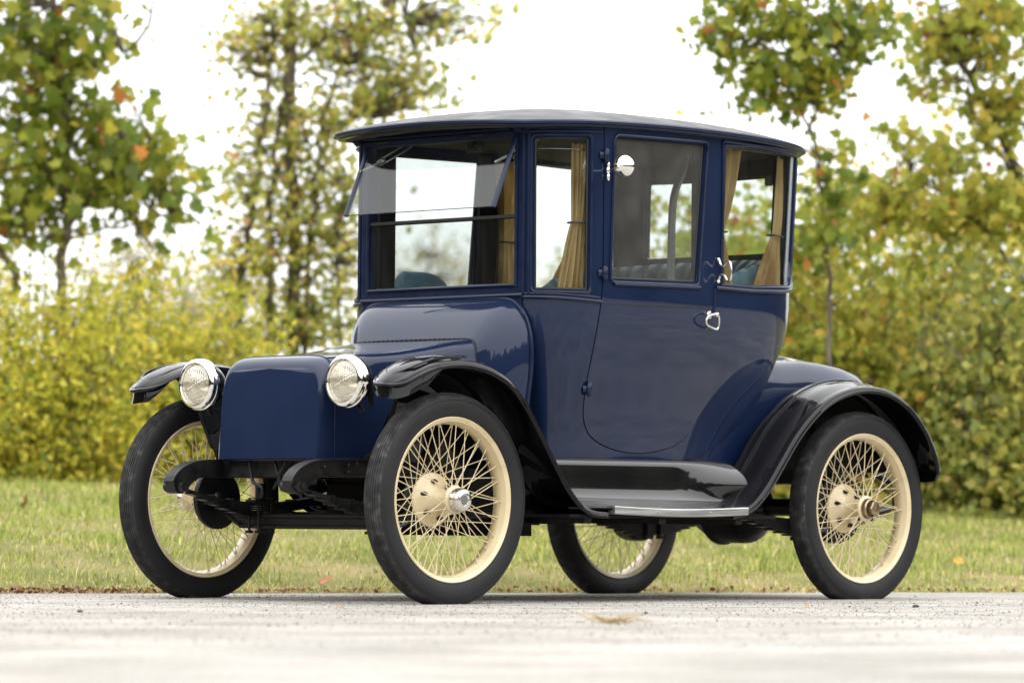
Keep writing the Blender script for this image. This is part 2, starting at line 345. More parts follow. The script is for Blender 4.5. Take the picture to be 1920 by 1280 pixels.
for sd_ in (1,-1):
    skin('side_panel',OUT,[grow(DOOR,.0035),QWIN,RWIN],0,.028,M['navy'],sd_)
    door=skin('door',DOOR,[DWIN],.003,.032,M['navy'],sd_)
    # frame mouldings round the openings
    def ring(name,poly,off,r,par,m=M['navy_trim'],flat=None):
        b=B(); q=line(poly,off,sd_,closed=True); b.tube(q,r,8,closed=True,flat=flat); return b.out(name,m,par)
    ring('window_frame',grow(DWIN,.012),.006,.0065,door)
    ring('window_frame',grow(QWIN,.010),.002,.006,CAR)
    ring('window_frame',grow(RWIN,.006),.002,.006,CAR)
    ring('window_seal',grow(DWIN,-.004),-.012,.006,door,M['blackrub'])
    ring('window_seal',grow(QWIN,-.003),-.012,.005,CAR,M['blackrub'])
    ring('window_seal',grow(RWIN,-.002),-.012,.004,CAR,M['navy_trim'])
    skin('window_glass',grow(DWIN,.004),[],-.010,.004,M['door_glass'],sd_,door)
    skin('window_glass',grow(QWIN,.004),[],-.010,.004,M['glass'],sd_)
    skin('window_glass',grow(RWIN,.004),[],-.010,.004,M['glass'],sd_)
    # inner black sash strip of the door window (the glass stands a little open at the rear edge)
    b=B(); b.tube(line([(.955,1.335),(.99,1.9)],-.03,sd_),.009,8); b.out('glass_channel',M['blackrub'],door)
    # belt mouldings
    b=B(); b.tube(line([(0,1.238),(.17,1.234),(.362,1.223)],.004,sd_),.0085,8)
    b.tube(line([(0,1.252),(.17,1.249),(.350,1.240)],.002,sd_),.005,8); b.out('belt_moulding',M['navy_trim'],CAR)
    b=B(); b.tube(line([(1.056,1.312),(1.3,1.309),(1.55,1.318),(1.68,1.335),(1.735,1.362),(1.765,1.40),(1.768,1.5),(1.768,1.90)],.004,sd_),.0095,8)
    b.out('belt_moulding',M['navy_trim'],CAR)
    b=B(); b.tube(line([(.362,1.2185),(.6,1.2205),(1.04,1.2255)],.0035,sd_),.0022,6); b.out('seam',M['blackrub'],door)
    b=B(); b.tube(line([(.43,1.300),(.6,1.302),(.95,1.308)],.006,sd_),.0085,8,flat=(1,.8)); b.out('window_sill',M['navy_trim'],door)
    # header above the windows
    b=B(); b.tube(line([(0,1.912),(.17,1.914),(.362,1.918)],.003,sd_),.005,8); b.out('header_moulding',M['navy_trim'],CAR)
    b=B(); b.tube(line([(1.1,1.932),(1.4,1.93),(1.7,1.924),(2.0,1.92),(SMAX,1.92)],.004,sd_),.008,8); b.out('header_moulding',M['navy_trim'],CAR)
    # post between door and rear window, hinge post
    b=B(); b.tube(line([(1.098,1.33),(1.10,1.93)],.003,sd_),.006,8); b.tube(line([(1.046,1.31),(1.048,1.19)],.004,sd_),.006,8); b.out('pillar_moulding',M['navy_trim'],CAR)
    b=B(); b.tube(line([(.038,1.25),(.036,1.94)],.002,sd_),.007,8); b.tube(line([(.012,1.25),(.012,1.94)],.002,sd_),.008,8); b.out('pillar_moulding',M['navy_trim'],CAR)
    # hinges
    for (s_,z_) in [(.372,1.823),(.368,1.341),(.352,.867)]:
        b=B(); c=P(s_,z_,.016,sd_)
        pr=[(.0005,-.03),(.009,-.028),(.0125,-.018),(.0135,0),(.0125,.018),(.008,.027),(.0005,.031)]
        b.lathe(pr,tuple(c),'Z',14); c2=P(s_-.006,z_,.004,sd_); c3=P(s_+.012,z_,.004,sd_)
        b.tube([P(s_-.025,z_,.004,sd_),c,P(s_+.02,z_,.004,sd_)],.006,8,flat=(2.2,.7)); b.out('hinge',M['navy_trim'],door)
    # door handle: heart-shaped loop, standing off the panel
    def surf_pts(L,side): return [tuple(P(a,z,o,side)) for a,z,o in L]
    b=B(); hc=(1.022,1.196)
    b.lathe([(.0005,.0),(.017,.0),(.017,.004),(.009,.008),(.007,.03),(.0005,.032)],tuple(P(hc[0],hc[1],.0,sd_)*[1,1,1]) if sd_>0 else tuple(P(hc[0],hc[1],.032,sd_)),'Y',18)
    loop=[(1.022,1.198,.035),(.995,1.196,.036),(.965,1.186,.037),(.954,1.170,.037),(.960,1.154,.037),(.985,1.143,.037),(1.022,1.134,.037),(1.034,1.140,.037),(1.038,1.160,.037),(1.036,1.180,.036),(1.028,1.196,.036)]
    b.tube(cr([tuple(P(a+.01,z,o,sd_)) for a,z,o in loop],5,closed=True),.0052,9,closed=True); b.ball(P(1.03,1.196,.036,sd_),.011,8)
    b.out('handle',M['nickel'],door)
    # wavy grab handle on the post behind the door
    g=[(1.068,1.428,.004),(1.068,1.425,.012),(1.066,1.409,.020),(1.066,1.402,.032),(1.066,1.410,.045),(1.066,1.420,.058),(1.066,1.417,.070),(1.066,1.40,.077),(1.066,1.372,.079),(1.066,1.348,.075),(1.066,1.338,.064),(1.066,1.343,.054),(1.066,1.358,.044),(1.066,1.366,.030),(1.066,1.362,.018),(1.068,1.350,.010),(1.068,1.338,.004)]
    b=B(); b.tube(cr([tuple(P(a,z,o,sd_)) for a,z,o in g],4),.0052,9); b.ball(P(1.068,1.43,.006,sd_),.009,8); b.ball(P(1.068,1.337,.006,sd_),.009,8)
    b.out('grab_handle',M['nickel'],CAR)

# rear window frame and glass (in the two skins' shared opening)
def back(s,z,off): 
    s=np.asarray(s); sd=np.where(s>SMAX,-1,1); ss=np.where(s>SMAX,2*SMAX-s,s); q=P(ss,z,off,1); q[...,1]*=sd; return q
bw=rnd([(BACKWIN_S,1.85),(2*SMAX-BACKWIN_S,1.85),(2*SMAX-BACKWIN_S,1.50),(BACKWIN_S,1.50)],.02,4)
q=np.array(resamp(bw,.03)); b=B(); b.tube(back(q[:,0],q[:,1],.0),.009,8,closed=True); b.out('rear_window_frame',M['navy_trim'],CAR)
v,T=panel2d(bw,[],.05); V,F=solid(v,T,lambda q:back(np.array(q)[:,0],np.array(q)[:,1],-.012),lambda q:back(np.array(q)[:,0],np.array(q)[:,1],-.016)); mesh('rear_window_glass',V,F,M['glass'],CAR)

# ------------------------------------------------------------------ front of the cab
FX=-.69
flatpanel('windshield_frame',[(-.462,1.15),(.462,1.15),(.462,1.945),(-.462,1.945)],[rnd([(-.425,1.282),(.425,1.282),(.425,1.897),(-.425,1.897)],.008,2)],FX+.004,.034,M['navy_trim'])
flatpanel('firewall',[(-.45,.575),(.45,.575),(.45,1.16),(-.45,1.16)],[],FX-.03,.02,M['lining'])
b=B()
b.tube([(FX+.008,-.43,1.288),(FX+.008,.43,1.288)],.007,8); b.tube([(FX+.006,-.47,1.246),(FX+.006,.47,1.246)],.009,8)
b.tube([(FX+.008,-.432,1.28),(FX+.008,-.432,1.9)],.007,8); b.tube([(FX+.008,.432,1.28),(FX+.008,.432,1.9)],.007,8)
b.out('windshield_moulding',M['navy_trim'],CAR)
b=B(); 
b.box(-.692,-.655,-.44,.44,1.900,1.914,bev=.004); b.box(-.690,-.640,-.43,.43,1.918,1.927,bev=.004); b.out('windshield_header',M['navy_trim'],CAR)
for y in (.20,-.36): b=B(); b.box(-.660,-.652,y,y+.07,1.902,1.910,bev=.002); b.out('header_plate',M['blackrub'],CAR)
b=B(); b.box(-.697,-.683,-.428,.428,1.559,1.577,bev=.005); b.out('windshield_rubber',M['blackrub'],CAR)
flatpanel('lower_windshield_glass',[(-.425,1.283),(.425,1.283),(.425,1.562),(-.425,1.562)],[],-.688,.005,M['glass'],step=.1)
# upper windshield, hinged at its top and pushed out
top=Vector((-.684,0,1.893)); bot=Vector((-.550,0,1.600)); dv=(bot-top); nv=Vector((dv.z,0,-dv.x)).normalized()*-1
UPW=empty('upper_windshield',(-.684,0,1.893),CAR); 
def place(o): o.matrix_parent_inverse=Matrix.Translation((.684,0,-1.893)); return o
b=B(); c=[top+Vector((0,-.425,0)),top+Vector((0,.425,0)),bot+Vector((0,.425,0)),bot+Vector((0,-.425,0))]; c2=[p+nv*.005 for p in c]
b.add([p[:] for p in c+c2],[(0,1,2,3),(7,6,5,4),(0,4,5,1),(1,5,6,2),(2,6,7,3),(3,7,4,0)]); place(b.out('glass_pane',M['glass'],UPW,False))
for y in (-.43,.43):
    b=B(); b.tube([tuple(top+Vector((0,y,.01))),tuple(bot+Vector((0,y,0))+dv*.01)],.0085,8,flat=(1,1.5)); place(b.out('side_rail',M['navy_trim'],UPW))
b=B(); b.tube([tuple(top+Vector((0,-.43,.004))),tuple(top+Vector((0,.43,.004)))],.010,10); place(b.out('top_rail',M['navy_trim'],UPW))
b=B(); b.tube([tuple(bot+Vector((0,-.425,0))),tuple(bot+Vector((0,.425,0)))],.0016,6); place(b.out('bottom_edge',M['blackrub'],UPW))
for y in (-.38,.40):
    b=B(); p0=Vector((-.70,y,1.83)); d=Vector((-.06,.11,.07)) if y<0 else Vector((-.05,.10,.07)); w=Vector((0,.0,.012))
    lp=[p0-w,p0+d-w,p0+d*1.08,p0+d+w,p0+w,p0-d*.12]
    b.tube(cr([tuple(p) for p in lp],4,closed=True),.0035,7,closed=True)
    b.tube([tuple(p0-d*.45+Vector((.045,0,-.01))),tuple(p0+d*.1)],.006,8); b.ball(p0+d*.1,(.014,.014,.014),8); b.out('windshield_stay',M['steel'],CAR)

# ------------------------------------------------------------------ cowl and hood
def loft(name,rings,m,parent=CAR,capa=False,capb=False,angle=35):
    b=B(); b.grid(rings)
    if capa: b.cap(rings[0],True)
    if capb: b.cap(rings[-1])
    return b.out(name,m,parent,True,angle)
def half(ctrl,n=8):
    """ctrl: half section (y,z) from top centre to bottom; returns full section near bottom .. far bottom"""
    h=cr(ctrl,n); return np.vstack([h[::-1],h[1:]*[-1,1]])
H0=[(0,.979),(.15,.979),(.258,.9775),(.286,.967),(.297,.941),(.298,.89),(.298,.80),(.297,.69),(.297,.565)]
HN=[(0,.975),(.13,.9745),(.215,.970),(.255,.956),(.282,.925),(.295,.875),(.298,.80),(.298,.69),(.298,.565)]
H1=[(0,1.065),(.17,1.065),(.312,1.063),(.342,1.052),(.356,1.026),(.362,.975),(.372,.90),(.375,.75),(.375,.565)]
C1=[(0,1.238),(.20,1.237),(.36,1.233),(.43,1.212),(.475,1.16),(.50,1.07),(.503,.95),(.485,.78),(.46,.565)]
def zf(t): # profile of the hood along its length: 0 nose .. 1 back
    return float(np.interp(t,[0,.15,.33,.5,.7,.86,1],[0,.05,.13,.27,.56,.83,1]))
rings=[]
for t in np.linspace(0,1,26):
    x=.235-t*(.235+.525); k=zf(t); kw=t**1.6
    q_=min(1,t/.35); q_=q_*q_*(3-2*q_); sec=np.array(HN)*(1-q_)+np.array(H0)*q_; e=np.array(H1); c=np.stack([sec[:,0]*(1-kw)+e[:,0]*kw,sec[:,1]*(1-k)+e[:,1]*k],-1)
    h=half(c); rings.append([(x,y,z) for y,z in h])
# rounded nose: leans back a little towards the top
nose=[]
for j,a in enumerate(np.linspace(0,math.pi/2,7)):
    ins=.020*(1-math.sin(a)); it=.050*(1-math.sin(a))
    h=half([(y*(1-ins/.30) if y else 0,z-it*max(0,(z-.72))/.25) for y,z in HN]); fx=.210+.055*math.cos(a)
    nose.append([(fx+(.03*(1-(z-.565)/.41)*math.cos(a)**.5 if a<1.57 else 0),y,z) for y,z in h])
full=nose+rings[1:]
hood=loft('hood',full,M['navy'])
# flat front plate closing the nose
fr=np.array(nose[0]); b=B(); n=len(fr); hlf=n//2
G=[]
for i in range(hlf+1):
    a=fr[i]; c_=fr[n-1-i]; G.append([a+(c_-a)*t+np.array([.012*math.sin(math.pi*t),0,0])*1 for t in np.linspace(0,1,13)])
b.grid(G); b.out('nose_panel',M['navy'],CAR)
b=B(); rg=[(x-.004,y*1.006,z+.001) for x,y,z in nose[-1]]; b.tube(rg,.0035,6); b.out('hood_bead',M['navy_trim'],CAR)
b=B(); q=[(.272,.297,.567),(.272,-.297,.567)]; 
b.tube([(-.3,.305,.563),(.2,.300,.563),(.262,.285,.563),(.275,.25,.563),(.288,0,.563),(.275,-.25,.563),(.262,-.285,.563),(.2,-.300,.563),(-.3,-.305,.563)],.0055,8); b.out('nose_lower_edge',M['navy_trim'],CAR)
# hinge seam across the back of the hood and rim beads
back_ring=rings[-1]
b=B(); b.tube([(x-.001,y,z+.0015) for x,y,z in back_ring],.0042,6); b.out('hood_rear_edge',M['blackrub'],CAR)
b=B()
for i,y in enumerate(np.linspace(-.29,.29,22)): b.tube([(-.519,y-.009,1.0655-.003*(y/.3)**4),(-.519,y+.009,1.0655-.003*(y/.3)**4)],.0048,6)
b.out('hood_hinge',M['blackrub'],CAR)
# crease line between hood top and side
for sg in (1,-1):
    b=B(); b.tube([(r[0],sg*abs(r[1]),r[2]) for r in [full[i][int(len(full[0])*.5)-22] for i in range(7,len(full))]],.0026,6); b.out('hood_crease',M['navy_trim'],CAR)
h0=half(H1); h1=half(C1); cw=[]
for a in np.linspace(0,math.pi/2,21):
    t_=a/(math.pi/2); sa=.62*math.sin(a)+.38*(3*t_*t_-2*t_**3); ca=.55*t_+.45*(1-math.cos(a))
    cw.append([(-.528-.162*ca,(y0+(y1-y0)*sa)*(1-.0*ca),z0-.012+(z1-z0+.012)*sa) for (y0,z0),(y1,z1) in zip(h0,h1)])
cowl=loft('cowl',cw,M['navy'])
b=B(); b.tube([(x+.002+(-.012 if abs(y)>.47 else 0)*(abs(y)-.47)/.03,y*1.004,z+.001) for x,y,z in cw[-1]],.0095,8); b.out('cowl_moulding',M['navy_trim'],CAR)
b=B(); b.tube([(-.688,-.47,1.2405),(-.685,0,1.2415),(-.688,.47,1.2405)],.0065,8); b.out('belt_moulding',M['navy_trim'],CAR)

# ------------------------------------------------------------------ rear deck
rings=[]
for x,w,zt,rc in [(-1.5,.535,.80,.05),(-1.7,.540,.90,.08),(-1.9,.540,1.0,.10),(-2.1,.534,1.05,.13),(-2.3,.525,1.075,.17),(-2.45,.515,1.083,.17),(-2.6,.51,1.077,.17),(-2.75,.50,1.062,.17),(-2.87,.485,1.035,.16),(-2.95,.465,1.00,.15),(-3.01,.435,.955,.15),(-3.045,.40,.90,.14),(-3.055,.37,.84,.12)]:
    z0=.555
    c=[(0,zt),(w-rc-.1,zt-.012),(w-rc*.75,zt-.045*rc/.17),(w-rc*.32,zt-.32*rc),(w-.012,zt-.72*rc),(w,zt-1.1*rc)]
    zl=zt-1.1*rc; c+= [(w,zl+(z0-zl)*.4),(w,z0)] if zl>z0+.03 else [(w,z0+.01),(w,z0)]
    rings.append([(x,y,z) for y,z in half(c,6)])
loft('rear_deck',rings,M['navy'],capb=True)

# ------------------------------------------------------------------ roof
RO=[(-.508,0),(-.512,.20),(-.521,.36),(-.534,.455),(-.565,.525),(-.63,.590),(-.74,.648),(-.88,.686),(-1.1,.705),(-1.4,.716),(-1.7,.715),(-1.98,.70),(-2.18,.66),(-2.34,.585),(-2.44,.47),(-2.49,.32),(-2.51,.15),(-2.512,0)]
ro=cr(RO,8); ro=np.vstack([ro,(ro[1:-1]*[1,-1])[::-1]])
nr=np.roll(ro,-1,0)-np.roll(ro,1,0); nr/=np.linalg.norm(nr,axis=1)[:,None]; nr=np.stack([-nr[:,1],nr[:,0]],-1)
if ((nr*(ro-[-1.5,0])).sum(1)).mean()<0: nr=-nr
def zb(x,y): return 1.950-.030*((x+1.45)/1.0)**2+(.018*(1-(y/.56)**2) if x<0 and x>-.75 and abs(y)<.56 else 0)*max(0,(x+.75)/.2)
def rring(d,dz,scale=None):
    q=ro+nr*d
    return [(x,y,zb(a[0],a[1])+dz) for (x,y),a in zip(q,ro)]
b=B(); E=[rring(-.05,-.004),rring(-.022,-.004),rring(-.020,.002),rring(-.008,.003),rring(-.002,.006),rring(0,.012),rring(-.001,.017),rring(-.008,.021)]
b.grid(np.array(E).transpose(1,0,2),cu=True); b.out('roof_edge',M['navy_trim'],CAR)
b=B(); G=[rring(-.006,.021)]; ctr=np.array([-1.42,0]); DH=.082
for t in list(np.linspace(.985,.05,22)):
    rr=[]
    for a in ro-nr*0+nr*-.006:
        p=ctr+(a-ctr)*t; z=zb(a[0],a[1])+.021
        rr.append((p[0],p[1],z*(t**3)+(1.95+.021)*(1-t**3)+DH*(1-t**3.0)))
    G.append(rr)
b.grid(np.array(G).transpose(1,0,2),cu=True); b.cap(G[-1]); b.out('roof',M['roof'],CAR)
b=B(); inner=rring(-.045,-.003); b.cap(inner); b.out('headliner',M['headliner'],CAR,False)
b=B(); b.tube([P(0,1.93,.0,1)*[1,1,1]+[.02,-.01,0],(-.62,.3,1.936),(-.60,0,1.944),(-.62,-.3,1.936),P(0,1.93,.0,-1)+[.02,.01,0]],.006,8); b.out('visor_bead',M['navy_trim'],CAR)
for y in (.47,-.47):
    b=B(); b.box(-.70,-.645,y-.03,y+.03,1.905,1.94,bev=.008); b.out('visor_bracket',M['navy_trim'],CAR)

# ------------------------------------------------------------------ fenders and running boards
def sweep(path,sec,thick=.004):
    """path: list of (x,z,[inner_y,outer_y]) ; sec: list of (u 0..1, dn)"""
    pts=cr([(p[0],p[1],p[2],p[3]) for p in path],8); m=len(pts); G=[]
    tx=np.gradient(pts[:,0]);tz=np.gradient(pts[:,1]);l=np.hypot(tx,tz);nx,nz=tz/l,-tx/l
    # travelling backwards (-x) the outward normal must point up
    for i in range(m):
        x,z,yi,yo=pts[i]; row=[]
        n_=(nx[i],nz[i]); ks=min(1,(yo-yi)/.20)
        for u,dn in sec: dn=dn*ks; row.append((x+n_[0]*dn,yi+(yo-yi)*u,z+n_[1]*dn))
        for u,dn in sec[::-1]:
            dn=dn*ks; row.append((x+n_[0]*(dn-thick),yi+(yo-yi)*u,z+n_[1]*(dn-thick)))
        G.append(row)
    return np.array(G)
F_PATH=[(.345,.850,.706,.724),(.341,.853,.682,.748),(.328,.862,.650,.778),(.30,.880,.620,.804),(.25,.908,.598,.820),(.16,.940,.585,.828),(.05,.953,.575,.828),(-.06,.948,.565,.828),(-.16,.925,.56,.828),(-.26,.880,.555,.828),(-.35,.800,.55,.826),(-.44,.690,.55,.824),(-.53,.570,.55,.822),(-.61,.470,.55,.82),(-.68,.410,.55,.818),(-.75,.380,.55,.816),(-.84,.372,.55,.815)]
F_SEC=[(0,-.012),(.04,-.002),(.14,.004),(.26,.013),(.5,.020),(.7,.014),(.82,.003),(.90,-.003),(.95,-.004),(.985,-.010),(1,-.024),(.985,-.030)]
R_PATH=[(-1.60,.372,.55,.815),(-1.67,.385,.55,.815),(-1.74,.415,.55,.818),(-1.82,.485,.55,.82),(-1.91,.590,.555,.822),(-2.0,.695,.555,.824),(-2.10,.785,.56,.826),(-2.22,.862,.56,.828),(-2.36,.908,.56,.828),(-2.50,.922,.565,.828),(-2.64,.905,.57,.828),(-2.77,.850,.575,.828),(-2.88,.760,.58,.828),(-2.955,.66,.585,.828),(-2.995,.56,.59,.826),(-2.985,.515,.60,.82)]
R_SEC=[(0,-.012),(.03,.0),(.12,.014),(.25,.024),(.38,.026),(.42,.020),(.46,.017),(.60,.018),(.74,.010),(.84,.0),(.90,-.004),(.95,-.004),(.985,-.010),(1,-.024),(.985,-.030)]
def addf(name,G,sg,parent=CAR,m=M['black']):
    G=G*[1,sg,1]
    b=B(); b.grid(G,cv=True)
    return b.out(name,m,parent,True,50)
def skirt_poly(sg,poly,y,name):
    v,T=panel2d(poly,[],.06); V,F=solid(v,T,lambda q:[(a,sg*y,b_) for a,b_ in q],lambda q:[(a,sg*(y-.004),b_) for a,b_ in q])
    return V,F
for sg in (1,-1):
    G=sweep(F_PATH,F_SEC); f=addf('front_fender',G,sg)
    # rolled bead along the outer edge
    b=B(); e=G[40:,10]*[1,sg,1]; b.tube(e[:-1],.0055,8); 
    b.out('edge_bead',M['black'],f)
    # raised spoon ridge on the crown
    rg=[]
    for x,yo in [(.0,.792),(.12,.792),(.22,.786),(.28,.765),(.312,.715),(.28,.665),(.22,.648),(.12,.64),(.0,.635)]:
        zz=float(np.interp(-x,[-.345,-.325,-.30,-.25,-.16,-.05,.06],[.850,.866,.882,.908,.940,.953,.948])); rg.append((x,sg*yo,zz+.012))
    b=B(); b.tube(cr(rg,5),.005,7); b.out('crown_ridge',M['black'],f)
    # downturned valance round the tip, hung from the fender's own edge
    fp=cr(F_PATH,8); path=[np.array([fp[i,0],fp[i,3],fp[i,1]-.022*min(1,i/24)-.004]) for i in range(42,-1,-1)]+[np.array([fp[i,0],fp[i,2],fp[i,1]-.010*min(1,i/24)-.004]) for i in range(0,30)]
    path=np.array([p_ for k,p_ in enumerate(path) if k==0 or np.linalg.norm(p_-path[k-1])>.004]); L_=np.r_[0,np.cumsum(np.linalg.norm(np.diff(path,axis=0),axis=1))]; tot=L_[-1]
    ln=np.arange(0,tot,.010); path=np.stack([np.interp(ln,L_,path[:,k]) for k in range(3)],-1)
    for _ in range(3): path[1:-1]=(path[:-2]+2*path[1:-1]+path[2:])/4
    L_=ln; tot=ln[-1]
    A=[]
    for p_,l_ in zip(path,L_):
        hh=.050*min(1,.10+l_/.09)*min(1,.04+(tot-l_)/.10)
        x,y,z=p_; cy=.714; ix=-.007 if x>.2 else -.002; iy=-.007*np.clip((y-cy)/.05,-1,1)
        A.append([(x+ix,(y+iy)*sg,z+.004),(x+ix*.6,(y+iy*.6)*sg,z-hh*.6),(x+ix*.2,(y+iy*.2)*sg,z-hh),(x+ix*.2-.004,(y+iy*.2-.002)*sg,z-hh),(x+ix-.005,(y+iy*1.6)*sg,z+.003)])
    b=B(); b.grid(A,cv=True); b.out('tip_valance',M['black'],f,True,80)
    b=B(); b.tube([(x,y*sg,z+.002) for x,y,z in path],[.0085*min(1,.3+l_/.1)*min(1,.3+(tot-l_)/.1) for l_ in L_],8); b.out('tip_lip',M['black'],f,True,80)
    # inner splash shield between fender and frame
    poly=[(.16,.925),(.14,.80),(.155,.575),(.155,.565),(-.05,.56),(-.72,.50),(-.70,.40),(-.60,.46),(-.52,.57),(-.43,.69),(-.34,.80),(-.25,.88),(-.15,.925),(-.05,.945),(.05,.95)]
    V,F=skirt_poly(sg,poly,.575,'s'); V=[(x,y-sg*.55*max(0,.80-z)*min(1,max(0,(x+.45)/.3)),z) for x,y,z in V]; mesh('splash_shield',V,F,M['black'],f,True)
    # inner apron from frame to shield (closes the wheel well)
    G=sweep(R_PATH,R_SEC); f2=addf('rear_fender',G,sg)
    b=B(); e=G[8:,13]*[1,sg,1]; b.tube(e,.0055,8); b.out('edge_bead',M['black'],f2)
    b=B(); e=G[10:-20,4]*[1,sg,1]; b.tube(e,.0035,7); b.out('crown_ridge',M['black'],f2)
    poly=[(-1.70,.41),(-1.74,.425),(-1.82,.49),(-1.91,.595),(-2.0,.70),(-2.10,.785),(-2.22,.86),(-2.36,.905),(-2.50,.92),(-2.64,.90),(-2.77,.845),(-2.88,.755),(-2.955,.655),(-2.99,.56),(-2.86,.55),(-2.2,.56),(-1.9,.50)]
    V,F=skirt_poly(sg,poly,.575,'s'); mesh('splash_shield',V,F,M['black_under'],f2,False)
    # running board: apron and tread in one rolled sheet
    prof=[(.50,.588),(.56,.586),(.588,.578),(.600,.562),(.604,.530),(.606,.49),(.611,.452),(.630,.420),(.67,.402),(.72,.391),(.78,.386),(.812,.383)]
    pr=cr(prof,5); G=[]
    for x in np.linspace(-.60,-1.80,41):
        t=(x+.60)/-1.2; fl=max(0,(t-.72)/.28)**2*.9; ff=max(0,(.12-t)/.12)**2*.3
        row=[]
        for y,z in pr:
            k=np.clip((z-.39)/.19,0,1)*np.clip((.615-y)/.02+.5,0,1)
            bulge=(fl+ff)*.13*math.sin(math.pi*np.clip((z-.385)/.2,0,1))
            row.append((x-(.0),sg*(y+bulge),z+(-.010*math.sin(math.pi*np.clip((x+.86)/-.83,0,1)) if y>.62 else 0)*min(1,(y-.62)/.1 if y>.62 else 0)))
        for y,z in pr[::-1]: row.append((x,sg*(y),z-.006))
        G.append(row)
    b=B(); b.grid(G,cv=True); rb=b.out('running_board',M['board'],CAR,True,50)
    b=B(); G=[]
    for x in np.linspace(-.862,-1.69,24):
        dz=-.010*math.sin(math.pi*np.clip((x+.862)/-.83,0,1)); y=.818
        G.append([(x,sg*(y-.03),.391+dz),(x,sg*(y+.004),.390+dz),(x,sg*(y+.007),.387+dz),(x,sg*(y+.007),.360+dz),(x,sg*(y+.003),.357+dz),(x,sg*(y-.03),.357+dz)])
    b.grid(G,cv=True); b.cap(G[0]); b.cap(G[-1],True); st=b.out('edge_strip',M['alu'],rb,True,40)
    for x in (-1.12,-1.45): b=B(); b.lathe([(.0005,.0035),(.004,.002),(.0055,0)],(x,sg*.825,.366) if sg>0 else (x,sg*.829,.366),'Y',10); b.out('strip_screw',M['steel'],rb)
    # wing stay seen at the top of the rear wheel well
    b=B(); b.tube([(-2.40,sg*.58,.60),(-2.40,sg*.60,.86),(-2.41,sg*.72,.905),(-2.41,sg*.80,.893)],.009,8); b.out('fender_stay',M['black_under'],f2)
    b=B(); b.tube([(.10,sg*.34,.55),(.13,sg*.50,.62),(.15,sg*.60,.84),(.15,sg*.72,.92)],.010,8); b.out('fender_stay',M['black_under'],f)

